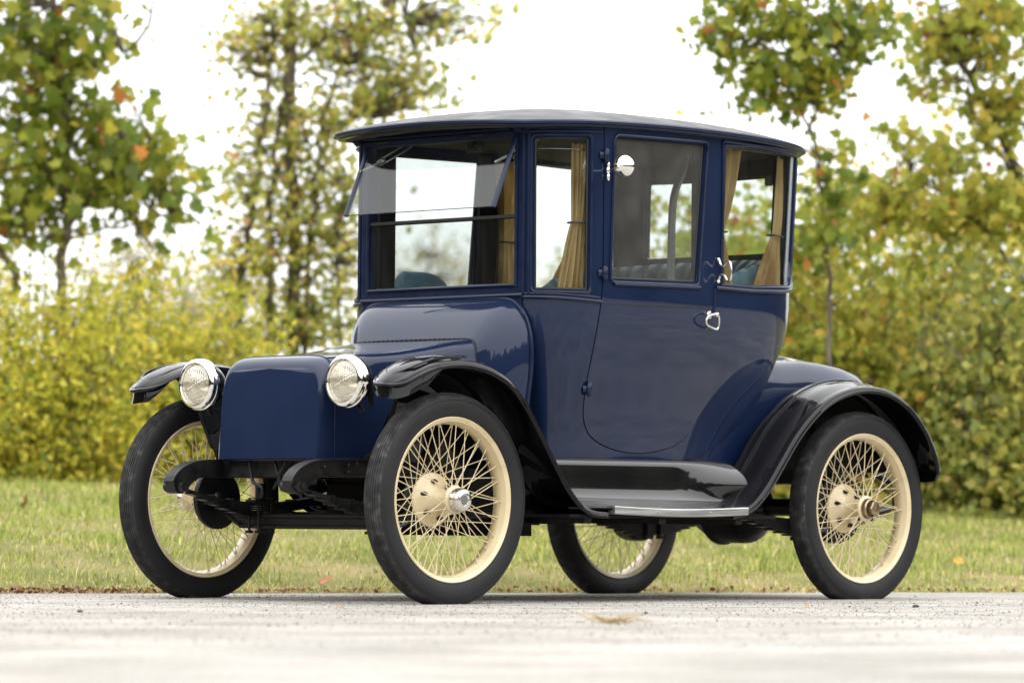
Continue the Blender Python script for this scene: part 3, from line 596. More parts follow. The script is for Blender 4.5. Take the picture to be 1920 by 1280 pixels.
# ------------------------------------------------------------------ chassis
def bend(pts,w0,w1,t,b,n=None):
    """flat bar following pts in XZ between y=w0..w1, thickness t (vertical)"""
    p=cr(pts,6) if n is None else cr(pts,n); G=[]
    tx=np.gradient(p[:,0]);tz=np.gradient(p[:,1]);l=np.hypot(tx,tz);nx,nz=-tz/l,tx/l
    for (x,z),a,c in zip(p,nx,nz): G.append([(x+a*t/2,w0,z+c*t/2),(x+a*t/2,w1,z+c*t/2),(x-a*t/2,w1,z-c*t/2),(x-a*t/2,w0,z-c*t/2)])
    b.grid(G,cv=True); b.cap(G[0]); b.cap(G[-1],True)
for sg in (1,-1):
    b=B(); # side member with its curved front horn
    up=[(.505,.475),(.49,.500),(.455,.528),(.40,.550),(.33,.562),(.22,.565),(0,.566),(-.6,.566),(-1.6,.566),(-2.1,.60),(-2.5,.64),(-2.9,.62),(-3.05,.58)]
    lo=[(.49,.430),(.455,.425),(.425,.445),(.40,.470),(.35,.490),(.25,.492),(0,.492),(-.6,.492),(-1.6,.492),(-2.1,.53),(-2.5,.57),(-2.9,.55),(-3.04,.53)]
    U=cr(up,5);L=cr(lo,5); y0,y1=.315,.375
    G=[[(u[0],sg*y0,u[1]),(u[0],sg*y1,u[1]),(u[0]-.001,sg*y1,u[1]-.006),(u[0]-.001,sg*(y1-.012),u[1]-.008),(l_[0],sg*(y1-.012),l_[1]+.008),(l_[0],sg*y1,l_[1]+.006),(l_[0],sg*y1,l_[1]),(l_[0],sg*y0,l_[1])] for u,l_ in zip(U,L)]
    b.grid(G,cv=True); b.cap(G[0]); b.cap(G[-1],True); fr_=b.out('frame_rail',M['chassis'],CAR,True,35)
    b=B(); b.tube([(.468,sg*(y1+.022),.452),(.468,sg*(y0-.03),.452)],.020,16); b.tube([(.468,sg*(y1+.034),.452),(.468,sg*(y1+.02),.452)],.011,6); b.out('spring_eye',M['chassis'],fr_)
    for x,z in [(.33,.53),(.20,.538),(.155,.545),(.20,.512),(-.02,.53),(-.07,.53)]: b=B(); b.ball((x,sg*(y1+.001),z),(.008,.006,.008),6); b.out('rivet',M['chassis'],fr_)
    # front leaf springs
    b=B()
    for k in range(7):
        L0=.45-.055*k; zc=.405+0*k
        pts=[(x,.452-.062*(1-(x/.46)**2)-.0085*k) for x in np.linspace(L0,-L0,9)]
        bend(pts,sg*.325,sg*.370,.007,b,3)
    b.out('front_spring',M['chassis'],CAR)
    for x in (.28,-.28,.17,-.17):
        b=B(); zc=.452-.062*(1-(x/.46)**2)-.008; b.box(x-.007,x+.007,min(sg*.318,sg*.377),max(sg*.318,sg*.377),zc-.022,zc+.016,bev=.002); b.tube([(x,sg*.378,zc+.012),(x,sg*.318,zc+.012)],.005,6); b.out('spring_clip',M['chassis'],CAR)
    for x in (.035,-.035):
        b=B(); b.tube([(x,sg*.320,.272),(x,sg*.320,.41),(x,sg*.375,.41),(x,sg*.375,.272)],.006,8)
        for y in (.320,.375): b.box(x-.011,x+.011,sg*y-.011,sg*y+.011,.268,.280)
        b.out('spring_bolt',M['chassis'],CAR)
    b=B(); b.box(-.055,.055,min(sg*.315,sg*.38),max(sg*.315,sg*.38),.385,.405,bev=.003); b.lathe([(.0005,.47),(.020,.47),(.022,.465),(.022,.40)],(0,sg*.347,0),'Z',14)
    b.out('spring_pad',M['chassis'],CAR)
    b=B(); b.tube([(-.46,sg*.347,.452),(-.47,sg*.347,.505)],.014,8); b.out('spring_shackle',M['chassis'],CAR)
    # rear springs, slung under the axle
    b=B()
    for k in range(9):
        L0=.62-.06*k
        pts=[(-2.50+x,.40-.06*(1-(x/.62)**2)-.0085*k) for x in np.linspace(L0,-L0,9)]
        bend(pts,sg*.44,sg*.49,.0072,b,3)
    b.out('rear_spring',M['chassis'],CAR)
    for x in (-2.455,-2.545):
        b=B(); b.tube([(x,sg*.433,.25),(x,sg*.433,.425),(x,sg*.497,.425),(x,sg*.497,.25)],.008,8)
        for y in (.433,.497): b.box(x-.014,x+.014,sg*y-.012,sg*y+.012,.250,.268)
        b.out('spring_bolt',M['chassis'],CAR)
    b=B(); b.box(-2.57,-2.43,min(sg*.425,sg*.505),max(sg*.425,sg*.505),.335,.352,bev=.003); b.out('spring_pad',M['chassis'],CAR)
    b=B(); b.box(-1.93,-1.87,min(sg*.43,sg*.50),max(sg*.43,sg*.50),.36,.47,bev=.006)
    b.tube([(-1.88,sg*.36,.53),(-1.88,sg*.465,.50),(-1.88,sg*.465,.40)],.018,8); b.out('spring_hanger',M['chassis'],CAR)
    b=B(); b.tube([(-3.10,sg*.36,.55),(-3.12,sg*.465,.50),(-3.12,sg*.465,.40)],.016,8)
    b.out('spring_hanger',M['chassis'],CAR)
    # torque rod and rod under the running board
    b=B(); b.tube([(-.35,sg*.50,.345),(-.9,sg*.52,.363),(-1.2,sg*.50,.37)],.011,8); b.out('brake_rod',M['chassis'],CAR)
    b=B(); b.box(-1.9,-.62,min(sg*.38,sg*.80),max(sg*.38,sg*.80),.340,.356,bev=.004); b.out('board_bracket',M['black_under'],CAR)
    for x in (-.75,-1.2,-1.68): b=B(); b.box(x-.025,x+.025,min(sg*.33,sg*.78),max(sg*.33,sg*.78),.318,.341,bev=.004); b.out('board_support',M['chassis'],CAR)
# front axle : I-beam with raised ends, king pins, steering arms, tie rod
b=B(); ax=[(-.655,.392),(-.60,.386),(-.55,.376),(-.50,.350),(-.45,.325),(-.40,.317),(0,.316),(.40,.317),(.45,.325),(.50,.350),(.55,.376),(.60,.386),(.655,.392)]
p=cr(ax,5); G=[]
for y,z in p: 
    h=.029; G.append([(.028,y,z+h),(.028,y,z+h-.012),(.012,y,z+h-.016),(.012,y,z-h+.016),(.028,y,z-h+.012),(.028,y,z-h),(-.028,y,z-h),(-.028,y,z-h+.012),(-.012,y,z-h+.016),(-.012,y,z+h-.016),(-.028,y,z+h-.012),(-.028,y,z+h)])
b.grid(G,cv=True); b.cap(G[0]); b.cap(G[-1],True); b.out('front_axle',M['chassis'],CAR,True,30)
b=B()
for sg in (1,-1):
    b.lathe([(.0005,-.115),(.006,-.112),(.007,-.09),(.014,-.088),(.014,-.075),(.026,-.07),(.026,.085),(.020,.095),(.0005,.097)],(0,sg*.625,.40),'Z',16)
    b.tube([(0,sg*.60,.40),(0,sg*.70,.40)],.026,14)
    b.tube(cr([(-.02,sg*.625,.345),(-.10,sg*.60,.335),(-.19,sg*.575,.345)],4),.013,8)
b.tube([(-.19,-.575,.345),(-.19,.575,.345)],.012,10)
b.out('steering_linkage',M['chassis'],CAR)
for sg in (1,-1):
    b=B(); 
    b.lathe([(.0005,0),(.118,0),(.124,.006),(.124,.022),(.12,.026),(.0005,.026)] ,(0,sg*.612-.013,.4065),'Y',36); b.ball((.0,sg*.595,.4065),(.04,.03,.04),8)
    b.tube([(.05,sg*.63,.46),(.06,sg*.60,.40),(.02,sg*.56,.36)],.008,6)
    b.out('front_brake_plate',M['chassis'],CAR)
    b=B(); b.lathe([(.0005,-.05),(.13,-.05),(.148,-.045),(.152,-.03),(.152,.03),(.148,.045),(.13,.05),(.0005,.05)],(-2.54,sg*.575,.3915),'Y',44)
    if True:
        for k in range(22):
            a=2*math.pi*k/22; c=(-2.54+.118*math.cos(a),sg*.625,.3915+.118*math.sin(a)); b.ball(c,(.012,.007,.012),5)
    b.out('rear_brake_drum',M['chassis'],CAR)
b=B(); b.tube([(-2.54,-.62,.395),(-2.54,-.22,.395)],.038,16); b.tube([(-2.54,.22,.395),(-2.54,.62,.395)],.038,16)
b.lathe([(.0005,-.20),(.05,-.20),(.09,-.17),(.118,-.12),(.148,-.07),(.158,-.06),(.158,-.045),(.150,-.04),(.150,.09),(.14,.12),(.10,.17),(.05,.22),(.0005,.22)],(-2.54,0,.385),'Y',40)
for k in range(14):
    a=2*math.pi*k/14; b.ball((-2.54+.135*math.cos(a),.115,.385+.135*math.sin(a)),(.010,.008,.010),5)
b.tube([(-2.4,0,.40),(-1.55,0,.45)],.045,14); b.out('rear_axle',M['chassis'],CAR)
b=B(); b.lathe([(.0005,-.26),(.11,-.26),(.125,-.24),(.125,.24),(.11,.26),(.0005,.26)],(-1.45,0,.45),'X',32); b.out('motor',M['black_under'],CAR)
b=B(); b.box(-.98,-.30,-.30,.44,.315,.50,bev=.03); b.box(-.85,-.52,-.28,.46,.265,.40,bev=.045); b.out('battery_tray',M['black_under'],CAR)
b=B(); b.box(-2.95,.20,-.31,.31,.50,.56,bev=.005); b.out('floor_pan',M['black_under'],CAR)
b=B(); b.box(.20,.236,-.32,.32,.492,.562,bev=.003); b.out('cross_member',M['chassis'],CAR)
# hook and bracket on the front cross member
b=B(); b.tube(cr([(.26,-.135,.555),(.262,-.12,.50),(.27,-.10,.472),(.275,-.07,.462),(.275,-.045,.452),(.272,-.045,.430),(.268,-.055,.412)],5),.0065,8); b.out('crank_hook',M['chassis'],CAR)
b=B(); b.tube([(.258,.01,.556),(.262,.035,.50)],.007,8); b.tube([(.258,.075,.556),(.262,.045,.50)],.007,8); b.box(.252,.264,.028,.054,.455,.52,bev=.003); b.tube([(.262,.03,.475),(.266,.015,.445)],.006,6); b.tube([(.262,.05,.475),(.266,.068,.445)],.006,6); b.out('plate_bracket',M['steel'] if False else M['chassis'],CAR)

# ------------------------------------------------------------------ wheels
def build_wheel(name,hubz,capmat,cap):
    w=empty(name,(0,0,0),CAR)   # local axes: Y outwards
    # tyre: body and tread
    RO_=.419; RI=.318; hw=.053
    side=[(.318,-.036),(.330,-.044),(.350,-.0515),(.372,-.053),(.392,-.0495),(.403,-.044)]
    tread=[(.403,-.044),(.4065,-.0415),(.410,-.0385),(.4085,-.0375),(.4088,-.0360),(.4125,-.0350),(.4155,-.029),(.4125,-.0282),(.4130,-.0255),(.4172,-.0245),(.4180,-.0185),(.4140,-.0178),(.4140,-.0150),(.4188,-.0140),(.4193,-.0078),(.4150,-.0070),(.4150,-.0045),(.4196,-.0038),(.4197,0)]
    full=tread+[(r,-h) for r,h in tread[::-1][1:]]
    b=B(); b.lathe(side,n=96); b.lathe([(r,-h) for r,h in side[::-1]],n=96); b.lathe([(.318,.036),(.314,0),(.318,-.036)],n=96)
    ring=[(.3885,.0503),(.3895,.0518),(.3910,.0500)]; b.lathe(ring,n=96)
    def squash(bb):
        # the loaded tyre flattens where it meets the road (local frame: ground at z=-hubz)
        nv=[]
        for x,y,z in bb.v:
            g=-hubz
            if z<g+.05:
                k=(g+.05-z)/.06; y=y*(1+.10*max(0,min(1,k))) 
            nv.append((x,y,max(z,g)))
        bb.v=nv
    squash(b); ty=b.out('tyre',M['rubber'],w,True,40)
    b=B(); b.lathe(full,n=120); squash(b); b.out('tread',M['tread'],ty,True,40)
    b=B(); prof=[(.3235,.040),(.3245,.043),(.3215,.0455),(.317,.044),(.3125,.0385),(.3065,.0365),(.3035,.031),(.3015,.024),(.2985,.018),(.2955,.008),(.2955,-.008),(.2985,-.018),(.3015,-.024),(.3035,-.031),(.3065,-.0365),(.3125,-.0385),(.317,-.044),(.3215,-.0455),(.3245,-.043),(.3235,-.040),(.318,-.034),(.312,-.02),(.311,0),(.312,.02),(.318,.034)]
    b.lathe(prof,n=96,closed=True); b.out('rim',M['cream'],w,True,35)
    # hub: big inner flange, tapering to the small outer flange
    b=B(); b.lathe([(.03,-.085),(.100,-.085),(.106,-.082),(.108,-.078),(.106,-.072),(.098,-.068),(.085,-.062),(.070,-.054),(.052,-.040),(.042,-.020),(.038,.010),(.038,.030),(.050,.040),(.056,.046),(.056,.054),(.052,.058),(.030,.060)],n=48); b.out('hub',M['cream'],w,True,40)
    for k in range(6):
        b=B(); a=2*math.pi*(k+.3)/6; c=(.074*math.cos(a),-.052,.074*math.sin(a)); b.tube([(c[0],-.062,c[2]),(c[0],-.044,c[2])],.0095,6); b.tube([(c[0],-.046,c[2]),(c[0],-.034,c[2])],.006,8); b.out('lug_nut',M['blackrub'],w)
    b=B()
    if cap=='chrome': b.lathe([(.030,.056),(.046,.058),(.047,.064),(.046,.090),(.044,.096),(.040,.102),(.030,.106),(.024,.107),(.022,.102),(.0005,.101)],n=40)
    else:
        b.lathe([(.030,.056),(.044,.058),(.045,.066),(.042,.078),(.036,.082)],n=32); b.lathe([(.034,.080),(.034,.104),(.030,.108),(.018,.110),(.017,.106),(.0005,.105)],n=6)
    hc=b.out('hub_cap',capmat,w,True,30)
    if cap=='chrome':
        b=B(); b.lathe([(.0005,.1025),(.019,.1022),(.0205,.1005)],n=24); b.out('cap_center',M['steel'],hc)
    # spokes
    b=B(); r_=.0019
    def sp(r0,y0,a0,a1,y1):
        p0=(r0*math.cos(a0),y0,r0*math.sin(a0)); p1=(.297*math.cos(a1),y1,.297*math.sin(a1))
        b.tube([p0,p1],r_,5,caps=False); d=np.array(p1)-np.array(p0); b.tube([p1,tuple(np.array(p1)-d/np.linalg.norm(d)*.014)],.0031,6)
    for k in range(26):
        a=2*math.pi*k/26
        sp(.053,.050,a,a+(.50 if k%2 else -.50),.014 if k%2 else .006)
    for k in range(44):
        a=2*math.pi*(k+.5)/44
        sp(.102,-.078,a,a+(.62 if k%2 else -.62),-.016 if k%4<2 else -.006)
    b.out('spokes',M['cream'],w,True,60)
    b=B(); a=R(-22); p0=np.array([.296*math.cos(a),.0,.296*math.sin(a)]); d=np.array([-math.cos(a),.25,-math.sin(a)])
    b.tube([p0,p0+d*.02],.008,8); b.tube([p0+d*.02,p0+d*.05],.006,8); b.tube([p0+d*.05,p0+d*.065],.0035,6); b.out('valve_stem',M['blackrub'],w)
    return w
def copy_tree(o,parent):
    c=o.copy(); COL.objects.link(c); c.parent=parent
    for ch in o.children: copy_tree(ch,c)
    return c
TR=.7143
w1=build_wheel('front_wheel',.4065,M['nickel'],'chrome'); 
w2=build_wheel('rear_wheel',.3915,M['brass'],'brass')
w1b=copy_tree(w1,CAR); w2b=copy_tree(w2,CAR)
CM=Matrix.Translation((1.27,0,0))
for w,x,sg,z,rot in [(w1,0,1,.4065,0),(w1b,0,-1,.4065,0),(w2,-2.54,1,.3915,0),(w2b,-2.54,-1,.3915,0)]:
    w.matrix_parent_inverse=CM; w.location=(x,sg*TR,z); w.rotation_euler=(0,0,0 if sg>0 else math.pi)

# ------------------------------------------------------------------ lamps, mirror
for sg in (1,-1):
    c=(.235,sg*.43,.868); hl=empty('headlamp',c,CAR)
    def pl(o): o.matrix_parent_inverse=Matrix.Translation(Vector(c)).inverted(); return o
    b=B(); b.lathe([(.0005,-.095),(.012,-.094),(.030,-.088),(.055,-.068),(.075,-.040),(.088,-.008),(.092,.015),(.092,.03)],c,'X',40); pl(b.out('bowl',M['black'],hl))
    b=B(); b.lathe([(.090,.012),(.1035,.014),(.105,.020),(.104,.027),(.098,.030),(.098,.036),(.1035,.040),(.104,.046),(.101,.053),(.094,.058),(.086,.059),(.0835,.055),(.083,.048)],c,'X',64); pl(b.out('chrome_ring',M['chrome'],hl))
    b=B(); b.lathe([(.0005,-.055),(.02,-.05),(.04,-.036),(.06,-.012),(.078,.025),(.083,.045)],c,'X',40); pl(b.out('reflector',M['chrome'],hl))
    b=B(); G=[]
    for i,r in enumerate(np.linspace(.001,.0845,14)):
        row=[]
        for k in range(96):
            a=2*math.pi*k/96; y=r*math.cos(a); z=r*math.sin(a); x=.048+.012*(1-(r/.0845)**2)+.0040*abs(math.sin(y*260))*(1-(r/.0845)**8)
            row.append((c[0]+x,c[1]+y,c[2]+z))
        G.append(row)
    b.grid(G,cv=True); lo=b.out('lens',M['lens'],hl,True,25); pl(lo)
    b=B(); b.ball((c[0]+.012,c[1],c[2]),(.012,.014,.014),8); pl(b.out('bulb',M['lens'],hl))
    b=B(); b.tube([(c[0]-.055,sg*.43,c[2]),(c[0]-.055,sg*.29,c[2]+.005)],.013,12); b.tube([(c[0]-.03,sg*.43,c[2]-.08),(c[0]-.03,sg*.44,c[2]-.105),(c[0]-.045,sg*.44,c[2]-.118)],.010,8); b.box(c[0]-.04,c[0]-.02,sg*.50-.008,sg*.50+.008,c[2]-.10,c[2]-.02,bev=.003); b.ball((c[0]-.02,sg*.545,c[2]+.005),(.010,.008,.008),6)
    pl(b.out('bracket',M['chassis'],hl))
mc=np.array([-.93,.795,1.770]); MR=empty('side_mirror',tuple(mc),CAR)
def pm(o): o.matrix_parent_inverse=Matrix.Translation(Vector(mc)).inverted(); return o
b=B(); b.lathe([(.0005,.022),(.015,.0205),(.030,.014),(.041,.003),(.045,-.006),(.044,-.011),(.040,-.012),(.0005,-.012)],(0,0,0),'X',40)
rot=Matrix.Rotation(R(28),4,'Z'); b.v=[tuple(rot@Vector(v)+Vector(mc)) for v in b.v]; pm(b.out('mirror_head',M['chrome'],MR))
b=B(); p0=P(.384,1.762,.012,1); b.tube([p0,(p0+mc)/2+[0,0,-.003],mc+[.016,0,-.004]],.004,8); b.ball(mc+[.02,-.006,-.004],.009,8)
b.ball(p0,(.009,.009,.018),8); b.ball(p0+[0,.002,-.028],(.008,.008,.016),8); b.ball(p0+[0,.002,.022],(.007,.008,.014),8); pm(b.out('mirror_arm',M['chrome'],MR))

# ------------------------------------------------------------------ interior
b=B(); b.box(-2.10,-.95,-.48,.48,.60,.64); b.out('cabin_floor',M['lining'],CAR)
# rear bench: pleated back following the rear wall
def pleat(u): return .014*abs(math.sin(u*math.pi*1.0))
G=[]; NS=150
for i in range(NS+1):
    s_=1.18+(2*SMAX-2*1.18)*i/NS; pl_=pleat(i/NS*26)
    row=[]
    hs=np.interp(min(s_,2*SMAX-s_),[1.18,1.35,1.6,2.0,SMAX],[1.30,1.40,1.455,1.475,1.48])
    for off,z in [(-.078,1.27),(-.078,hs-.05),(-.083,hs-.015),(-.10-pl_,hs),(-.13-pl_*1.4,hs-.03),(-.165-pl_*1.6,hs-.09),(-.17-pl_*1.6,hs-.16),(-.16-pl_,1.2)]:
        ss=s_ if s_<=SMAX else 2*SMAX-s_; q=P(ss,1.3,off,1 if s_<=SMAX else -1); row.append((q[0],q[1],z))
    G.append(row)
b=B(); b.grid(G); b.out('rear_seat_back',M['teal'],CAR,True,70)
b=B(); b.box(-2.10,-1.70,-.42,.42,.85,1.06,bev=.06); b.out('rear_seat_cushion',M['teal'],CAR)
b=B(); 
for sgn,(ya,yb) in ((1,(-.46,-.10)),):
    G=[]
    for i in range(21):
        t=i/20; a=t*math.pi*.9; x=-.785-.29*t; y=-.345+.05*math.sin(math.pi*t); h=1.375-.0*t+(-.075*max(0,(t-.3)/.7)**1.8)-.02*max(0,.05-t)/.05
        G.append([(x+.0,y+.03,.9),(x,y+.03,h-.02),(x,y+.02,h-.004),(x,y,h),(x,y-.02,h-.004),(x,y-.03,h-.02),(x,y-.03,.9)])
    b.grid(G); b.cap(G[0]); b.cap(G[-1],True)
b.out('front_seat_back',M['teal'],CAR,True,60)
b=B(); b.box(-1.10,-.74,-.42,-.02,.84,.98,bev=.04); b.out('front_seat_cushion',M['teal'],CAR)
b=B(); b.tube(cr([(-1.875,.30,1.90),(-1.86,.30,1.84),(-1.81,.30,1.75),(-1.79,.30,1.66),(-1.785,.30,1.50),(-1.78,.30,1.20),(-1.78,.30,1.0)],6),.017,12); b.out('curved_tube',M['steel'],CAR)  # curved grey tube standing upright in the cabin
def curtain(name,sd_,top,tie,bot,zt,zm,zbm,off,n=46):
    G=[]; zs=list(np.linspace(zt,zbm,34))
    for z in zs:
        if z>zm: k=((z-zm)/(zt-zm)); k=k**.75; a=tie[0]+(top[0]-tie[0])*k; c=tie[1]+(top[1]-tie[1])*k
        else: k=((zm-z)/(zm-zbm))**.8; a=tie[0]+(bot[0]-tie[0])*k; c=tie[1]+(bot[1]-tie[1])*k
        w=abs(c-a); row=[]
        amp=.011*(.35+.65*min(1,k*1.6))
        for j in range(n):
            u=j/(n-1); s_=a+(c-a)*u; o=off+amp*math.sin(u*math.pi*2*4.5+.6*math.sin(z*7))+.004*math.sin(u*17+z*9)
            q=P(s_,1.3,o,sd_); row.append((q[0],q[1],z+.003*math.sin(u*20)))
        G.append(row)
    b=B(); b.grid(G); cu=b.out(name,M['curtain'],CAR,True,80)
    b=B(); q=[P(s_,1.3,off+.016,sd_)*[1,1,0]+[0,0,zm] for s_ in np.linspace(tie[0]-.006,tie[1]+.006,6)]; q+= [P(s_,1.3,off-.016,sd_)*[1,1,0]+[0,0,zm] for s_ in np.linspace(tie[1]+.006,tie[0]-.006,6)]
    b.tube(q,.004,6,closed=True,flat=(1,1.5)); b.out('curtain_tie',M['tie'],cu)
for sd_ in (1,-1):
    curtain('curtain',sd_,(1.04,1.30),(1.07,1.175),(1.045,1.24),1.91,1.555,1.33,-.056)
    curtain('curtain',sd_,(1.60,1.78),(1.525,1.66),(1.37,1.62),1.90,1.56,1.325,-.040)
    b=B(); b.tube([P(s_,1.3,-.045,sd_)*[1,1,0]+[0,0,1.912] for s_ in np.linspace(1.11,1.78,14)],.004,6); b.tube([P(s_,1.3,-.04,sd_)*[1,1,0]+[0,0,1.845] for s_ in np.linspace(.03,.36,8)],.0025,6); b.out('curtain_rail',M['steel'],CAR)
curtain('curtain',1,(.235,.34),(.235,.31),(.165,.30),1.87,1.545,1.275,-.05)
# dark inner trim of the posts, cornice above the windows
for sd_ in (1,-1):
    for a,c in ((.31,.42),(.955,1.09),(1.765,1.90)):
        skin('inner_post',[(a,1.25),(c,1.25),(c,1.93),(a,1.93)],[],-.030,.018,M['lining'],sd_)
    skin('inner_cornice',[(.42,1.84),(1.0,1.84),(1.0,1.87),(1.9,1.87),(1.9,1.94),(.0,1.94),(.0,1.90),(.42,1.90)],[],-.034,.008,M['headliner'],sd_) if False else None
b=B(); b.box(-2.395,-2.375,-.40,.40,1.845,1.945,bev=.004); b.box(-2.395,-2.375,-.40,.40,1.44,1.505,bev=.004); b.out('rear_window_trim',M['headliner'],CAR)
# vase and bracket inside the windshield, small mirror on the ceiling
b=B(); b.lathe([(.006,-.14),(.010,-.10),(.014,-.06),(.026,-.01),(.032,.05),(.036,.09),(.038,.10),(.034,.09),(.028,.04)],(-.78,.37,1.72),'Z',24); b.out('bud_vase',M['glass'],CAR)
b=B(); b.box(-.735,-.725,.10,.20,1.845,1.905,bev=.004); b.tube([(-.73,.12,1.86),(-.72,.15,1.885),(-.73,.18,1.86)],.006,6); b.out('ceiling_fitting',M['chassis'],CAR)
b=B(); b.box(-2.38,-2.36,.33,.37,1.80,1.84,bev=.004); b.out('ceiling_lamp',M['steel'],CAR)

# ------------------------------------------------------------------ the place: frame along the view
FH=np.array([FW[0],FW[1],0]); FH/=np.linalg.norm(FH); RH=np.array([FH[1],-FH[0],0])
def G2(u,D): return CAM[:2]*1.0+FH[:2]*D+RH[:2]*u
E0=np.array([.222,-1.731]); E1=np.array([-4.778,-.066]); ED=(E1-E0)/np.linalg.norm(E1-E0); EN=np.array([-ED[1],ED[0]])
if EN@(E0-CAM[:2])<0: EN=-EN
def gz(x,y):
    """ground height: flat road, then a gentle grassy bank, higher at the left"""
    x=np.asarray(x,float);y=np.asarray(y,float)
    d=(x-E0[0])*EN[0]+(y-E0[1])*EN[1]; a=(x-E0[0])*ED[0]+(y-E0[1])*ED[1]
    t=np.clip(d/6.6,0,1); top=np.clip(.49-.012*(a-3),.34,.60)
    z=top*(t*(1.25-.25*t))
    far=np.clip((d-8)/120,0,1)*1.5
    n=.018*np.sin(x*2.1+y*.7)*np.sin(y*1.7-x*.4)*np.clip(d/1.5,0,1)
    return np.where(d<0,-.012,z+far+n)
# terrain sheet to the horizon
def axis(lo,hi,fine0,fine1,st): 
    a=np.arange(fine0,fine1+st,st); l=fine0-np.geomspace(st,fine0-lo,22)[::1]; h=fine1+np.geomspace(st,hi-fine1,22); return np.r_[l[::-1],a,h]
au=axis(-600,600,-12,12,.3); dv=axis(-600,700,-.3,12,.3)
V=[];nb_=len(dv)
for a in au:
    for d in dv:
        p=E0+ED*a+EN*d; V.append((p[0],p[1],float(gz(*p))))
F=[(i*nb_+j,(i+1)*nb_+j,(i+1)*nb_+j+1,i*nb_+j+1) for i in range(len(au)-1) for j in range(nb_-1)]
gm=vary(mat('soil_and_turf',(.2,.2,.08),.95,spec=.1),1.3,[(.12,.12,.04),(.18,.17,.065),(.25,.20,.10)],detail=10,coord='Object',bump=.8,bscale=20,dist=.02)
o=mesh('ground',V,F,gm,None); setp(o,'uneven grassy bank rising behind the road','ground',kind='structure')
# road: one concrete sheet towards the camera
RW=60.
V=[];ra=np.r_[np.linspace(-300,-10,30)[:-1],np.linspace(-10,10,161),np.linspace(10,300,30)[1:]]; rd=np.r_[np.linspace(-RW,-14,20)[:-1],np.linspace(-14,.0,60)]
r2=np.random.default_rng(3); ph=r2.uniform(0,6,8)
for a in ra:
    wob=.025*math.sin(a*3.1+1)+.018*math.sin(a*7.7)+.01*math.sin(a*19+2)
    for d in rd:
        p=E0+ED*a+EN*(d+(wob if d==0 else 0)); V.append((p[0],p[1],0.0))
nb_=len(rd); F=[(i*nb_+j,i*nb_+j+1,(i+1)*nb_+j+1,(i+1)*nb_+j) for i in range(len(ra)-1) for j in range(nb_-1)]
rm=bpy.data.materials.new('weathered_concrete'); rm.use_nodes=True; t=rm.node_tree; bs=t.nodes['Principled BSDF']; bs.inputs['Roughness'].default_value=.85; bs.inputs['Specular IOR Level'].default_value=.25
c=N(rm,'ShaderNodeTexCoord'); mp=N(rm,'ShaderNodeMapping'); mp.inputs['Rotation'].default_value=(0,0,-math.atan2(ED[1],ED[0])); t.links.new(c.outputs['Object'],mp.inputs[0])
def noise(sc,st,det,lo,hi,c0,c1,vec=mp.outputs[0]):
    m2=N(rm,'ShaderNodeMapping'); m2.inputs['Scale'].default_value=st; t.links.new(vec,m2.inputs[0])
    n=N(rm,'ShaderNodeTexNoise'); n.inputs['Scale'].default_value=sc; n.inputs['Detail'].default_value=det; n.inputs['Roughness'].default_value=.65; t.links.new(m2.outputs[0],n.inputs[0])
    r=N(rm,'ShaderNodeValToRGB'); r.color_ramp.elements[0].position=lo; r.color_ramp.elements[1].position=hi; r.color_ramp.elements[0].color=(*c0,1); r.color_ramp.elements[1].color=(*c1,1); t.links.new(n.outputs[0],r.inputs[0]); return r.outputs[0],n.outputs[0]
def mul(a,b_,f=1):
    m=N(rm,'ShaderNodeMix',data_type='RGBA',blend_type='MULTIPLY'); m.inputs[0].default_value=f; t.links.new(a,m.inputs[6]); t.links.new(b_,m.inputs[7]); return m.outputs[2]
base,_=noise(1.1,(1,1,1),8,.35,.65,(.335,.322,.300),(.505,.487,.455))
streak,_=noise(2.6,(.7,1.3,1),8,.36,.56,(.66,.64,.61),(1,1,1))
grain,gn=noise(60,(1,1,1),6,.36,.60,(.45,.44,.42),(1.15,1.14,1.12))
speck,_=noise(26,(1,1,1),4,.32,.40,(.25,.22,.2),(1,1,1))
crack,_=noise(.9,(.25,5,1),10,.485,.497,(.45,.43,.40),(1,1,1))
crack2,_=noise(.9,(.25,5,1),10,.503,.515,(1,1,1),(.45,.43,.40))
big,_=noise(.35,(.5,1.6,1),5,.38,.6,(.80,.78,.76),(1,1,1))
lt=N(rm,'ShaderNodeMix',data_type='RGBA',blend_type='LIGHTEN'); lt.inputs[0].default_value=1; t.links.new(crack,lt.inputs[6]); t.links.new(crack2,lt.inputs[7])
col=mul(mul(mul(mul(mul(base,streak,.8),grain,.75),speck,.8),lt.outputs[2],.6),big,.8); t.links.new(col,bs.inputs['Base Color'])
bp=N(rm,'ShaderNodeBump'); bp.inputs['Strength'].default_value=.8; bp.inputs['Distance'].default_value=.006; t.links.new(gn,bp.inputs['Height']); t.links.new(bp.outputs[0],bs.inputs['Normal'])
o=mesh('road',V,F,rm,None,False); setp(o,'pale weathered concrete road','road',kind='structure')

